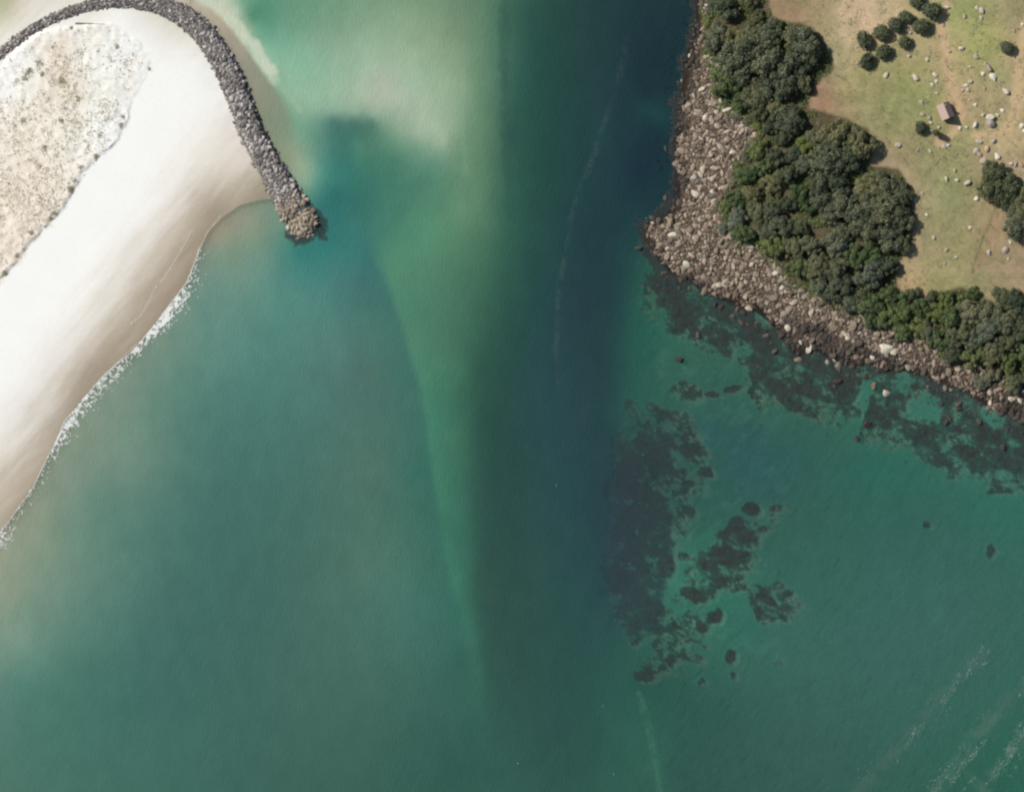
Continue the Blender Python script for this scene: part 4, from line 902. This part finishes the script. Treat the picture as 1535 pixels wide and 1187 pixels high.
# ---------------------------------------------------------------- stones on the pasture
F5 = [(100,545,3,1),(345,650,5,0),(600,675,6,0),(695,515,3.5,0),(760,640,4,0),(770,700,3,0),(735,725,3.2,0),(775,800,3,0),(645,875,4.5,0),(655,975,4,0),(715,1010,4,0),(720,1050,3,0),(795,1090,3,0),(730,1115,3,0),(1110,490,5,0),(1055,580,3.2,0),(1185,555,3.5,0),(1215,590,6,0),
      (1165,635,4,0),(1250,665,6.5,0),(1055,705,4,0),(1020,735,4,0),(995,775,3,0),(1040,770,4,0),(1180,760,3,1),(1360,780,5.5,0),(1050,860,2.2,0),(1100,900,3.5,0),(1215,900,2.5,1),(1330,945,4,0),(1165,985,3,0),(1285,985,3,0),(1100,1070,5.5,0),(1030,1085,3,0),(970,1095,4,0),
      (1120,85,5,0),(1150,105,5,0),(1150,160,3.5,0),(1015,150,4,1),(865,75,3.5,0),(525,270,3.5,0),(552,290,3.5,0),(545,485,3.5,0),(980,420,4.5,0),(885,450,3,0),(830,225,3.2,0),(1425,270,3,0),(1500,220,3.5,0),(1495,1080,4.5,0),(1515,1115,3.5,0)]
F7 = [(660,90,5.5,0),(790,125,3.2,0),(880,130,3.5,0),(975,95,5,0),(1002,90,3,0),(1210,65,4.5,0),(1310,60,4.5,0),(1190,128,5.5,0),(1220,150,5,1),(1262,112,4.5,1),(1240,192,6,0),(1335,165,5.5,0),(1430,215,3.5,0),(1462,215,4,0),(1500,222,4,1),(1045,260,3.5,0),(990,315,4,0),(1060,325,3.5,0),
      (1135,345,5.5,0),(1195,450,4.5,0),(775,465,3.5,0),(825,410,2.5,0),(855,560,3,0),(905,715,4,0),(990,800,3.5,0),(1055,850,3,0),(1280,820,4.5,0),(1390,800,5.5,0),(1425,750,3,0),(1150,650,3.5,0),(980,895,2.4,0),(1415,860,2.5,0)]
stones = [(1265 + x / 5.652, y / 5.652, r * .92, c) for x, y, r, c in F5] + [(1200 + x / 4.564, 200 + y / 4.564, r * .92, c) for x, y, r, c in F7]
MARKS = [('hut', 1414, 170), ('bush cluster', 1335, 55), ('lone round bush', 1505, 73), ('huge round boulder', 1482, 186), ('small green bush', 1376, 193), ('dark tree clump', 1495, 285), ('broad western wood', 1340, 310), ('field foot', 1400, 430)]
def side(dx, dy):
    a_ = math.degrees(math.atan2(-dy, dx)) % 360
    return ['east', 'northeast', 'north', 'northwest', 'west', 'southwest', 'south', 'southeast'][int(((a_ + 22.5) % 360) // 45)]
fam = {}
for s_ in stones:
    mk = min(MARKS, key=lambda q: math.hypot(q[1] - s_[0], q[2] - s_[1]))
    sz = 'small' if s_[2] < 3.26 else ('large' if s_[2] > 4.5 else 'middling'); cl = 'pinkish' if s_[3] else 'pale'
    fam.setdefault((cl, side(s_[0] - mk[1], s_[1] - mk[2]), mk[0], sz), []).append((math.hypot(mk[1] - s_[0], mk[2] - s_[1]), s_))
NTH = ['nearest', 'second nearest', 'third nearest', 'fourth nearest', 'fifth nearest', 'sixth nearest', 'seventh nearest', 'eighth nearest']
for (cl, sd_, mk, sz), L in fam.items():
    L.sort(key=lambda q: q[0])
    for j, (_, (a, b, r, c)) in enumerate(L):
        szn = {'middling': 'medium-sized'}.get(sz, sz)
        lb = f'{szn} {cl} stone on the grass {sd_} of the {mk}' + (f', {NTH[j]} to it' if len(L) > 1 else '')
        s = r * S; e = rng.uniform(.8, 1.3)
        o = place(ME_k if c else ME_f, 'field_stone', (X(a), Y(b), ground(a, b) + s * .2, s * e, s / e, s * rng.uniform(.7, 1.1), rng.uniform(-.3, .3), rng.uniform(-.3, .3), rng.uniform(0, 6.28), int(rng.integers(8))))
        tag(o, lb, 'stone', 'stones on the pasture')
# the huge round boulder: a rounded block with a pale cap block leaning on it
vs, fs = rock_proto(777, .72, 40, 3)
ob = link('round_boulder', mesh_np('round_boulder', vs, fs, M_field_rock), None, (X(1482), Y(187), ground(1482, 187) + .8)); ob.scale = (3.0, 2.8, 2.6)
tag(ob, 'huge round grey-tan boulder beside the curve of the dirt track', 'boulder')
vs, fs = rock_proto(778, .6, 12, 2)
ob = link('boulder', mesh_np('cap_boulder', vs, fs, M_pale), None, (X(1481), Y(177), ground(1482, 187) + 1.6)); ob.scale = (2.2, 1.4, 1.3)
tag(ob, 'bright pale block leaning on the north side of the huge round boulder', 'boulder')

# ---------------------------------------------------------------- light, sky, camera
el, az = math.radians(42), math.radians(-62)                       # sun in the west-north-west
dirn = Vector((math.sin(az) * math.cos(el), math.cos(az) * math.cos(el), math.sin(el)))
sun = bpy.data.lights.new('sun', 'SUN'); sun.energy = 4.3; sun.angle = math.radians(.53); sun.color = (1, .955, .89)
so = bpy.data.objects.new('sun', sun); col.objects.link(so); so.rotation_euler = dirn.to_track_quat('Z', 'Y').to_euler(); so.location = dirn * 400
w_ = bpy.data.worlds.new('World'); scene.world = w_; w_.use_nodes = True
nt = w_.node_tree; sky = nt.nodes.new('ShaderNodeTexSky'); sky.sky_type = 'NISHITA'; sky.sun_disc = False
sky.sun_elevation = el; sky.sun_rotation = az; sky.air_density = 1; sky.dust_density = 1.0
nt.links.new(sky.outputs[0], nt.nodes['Background'].inputs[0]); nt.nodes['Background'].inputs[1].default_value = .075
H = 2400.
cam = bpy.data.cameras.new('camera'); co = bpy.data.objects.new('camera', cam); col.objects.link(co)
co.location = (0, 0, H); cam.sensor_width = 36; cam.lens = 36 * H / (1535 * S); cam.clip_start = 10; cam.clip_end = 40000
scene.camera = co
scene.view_settings.view_transform = 'Standard'; scene.view_settings.look = 'None'; scene.view_settings.gamma = 1; scene.view_settings.exposure = .205
scene.render.resolution_x = 1024; scene.render.resolution_y = 791
scene.cycles.transparent_max_bounces = 12
scene.cycles.filter_width = 2.3
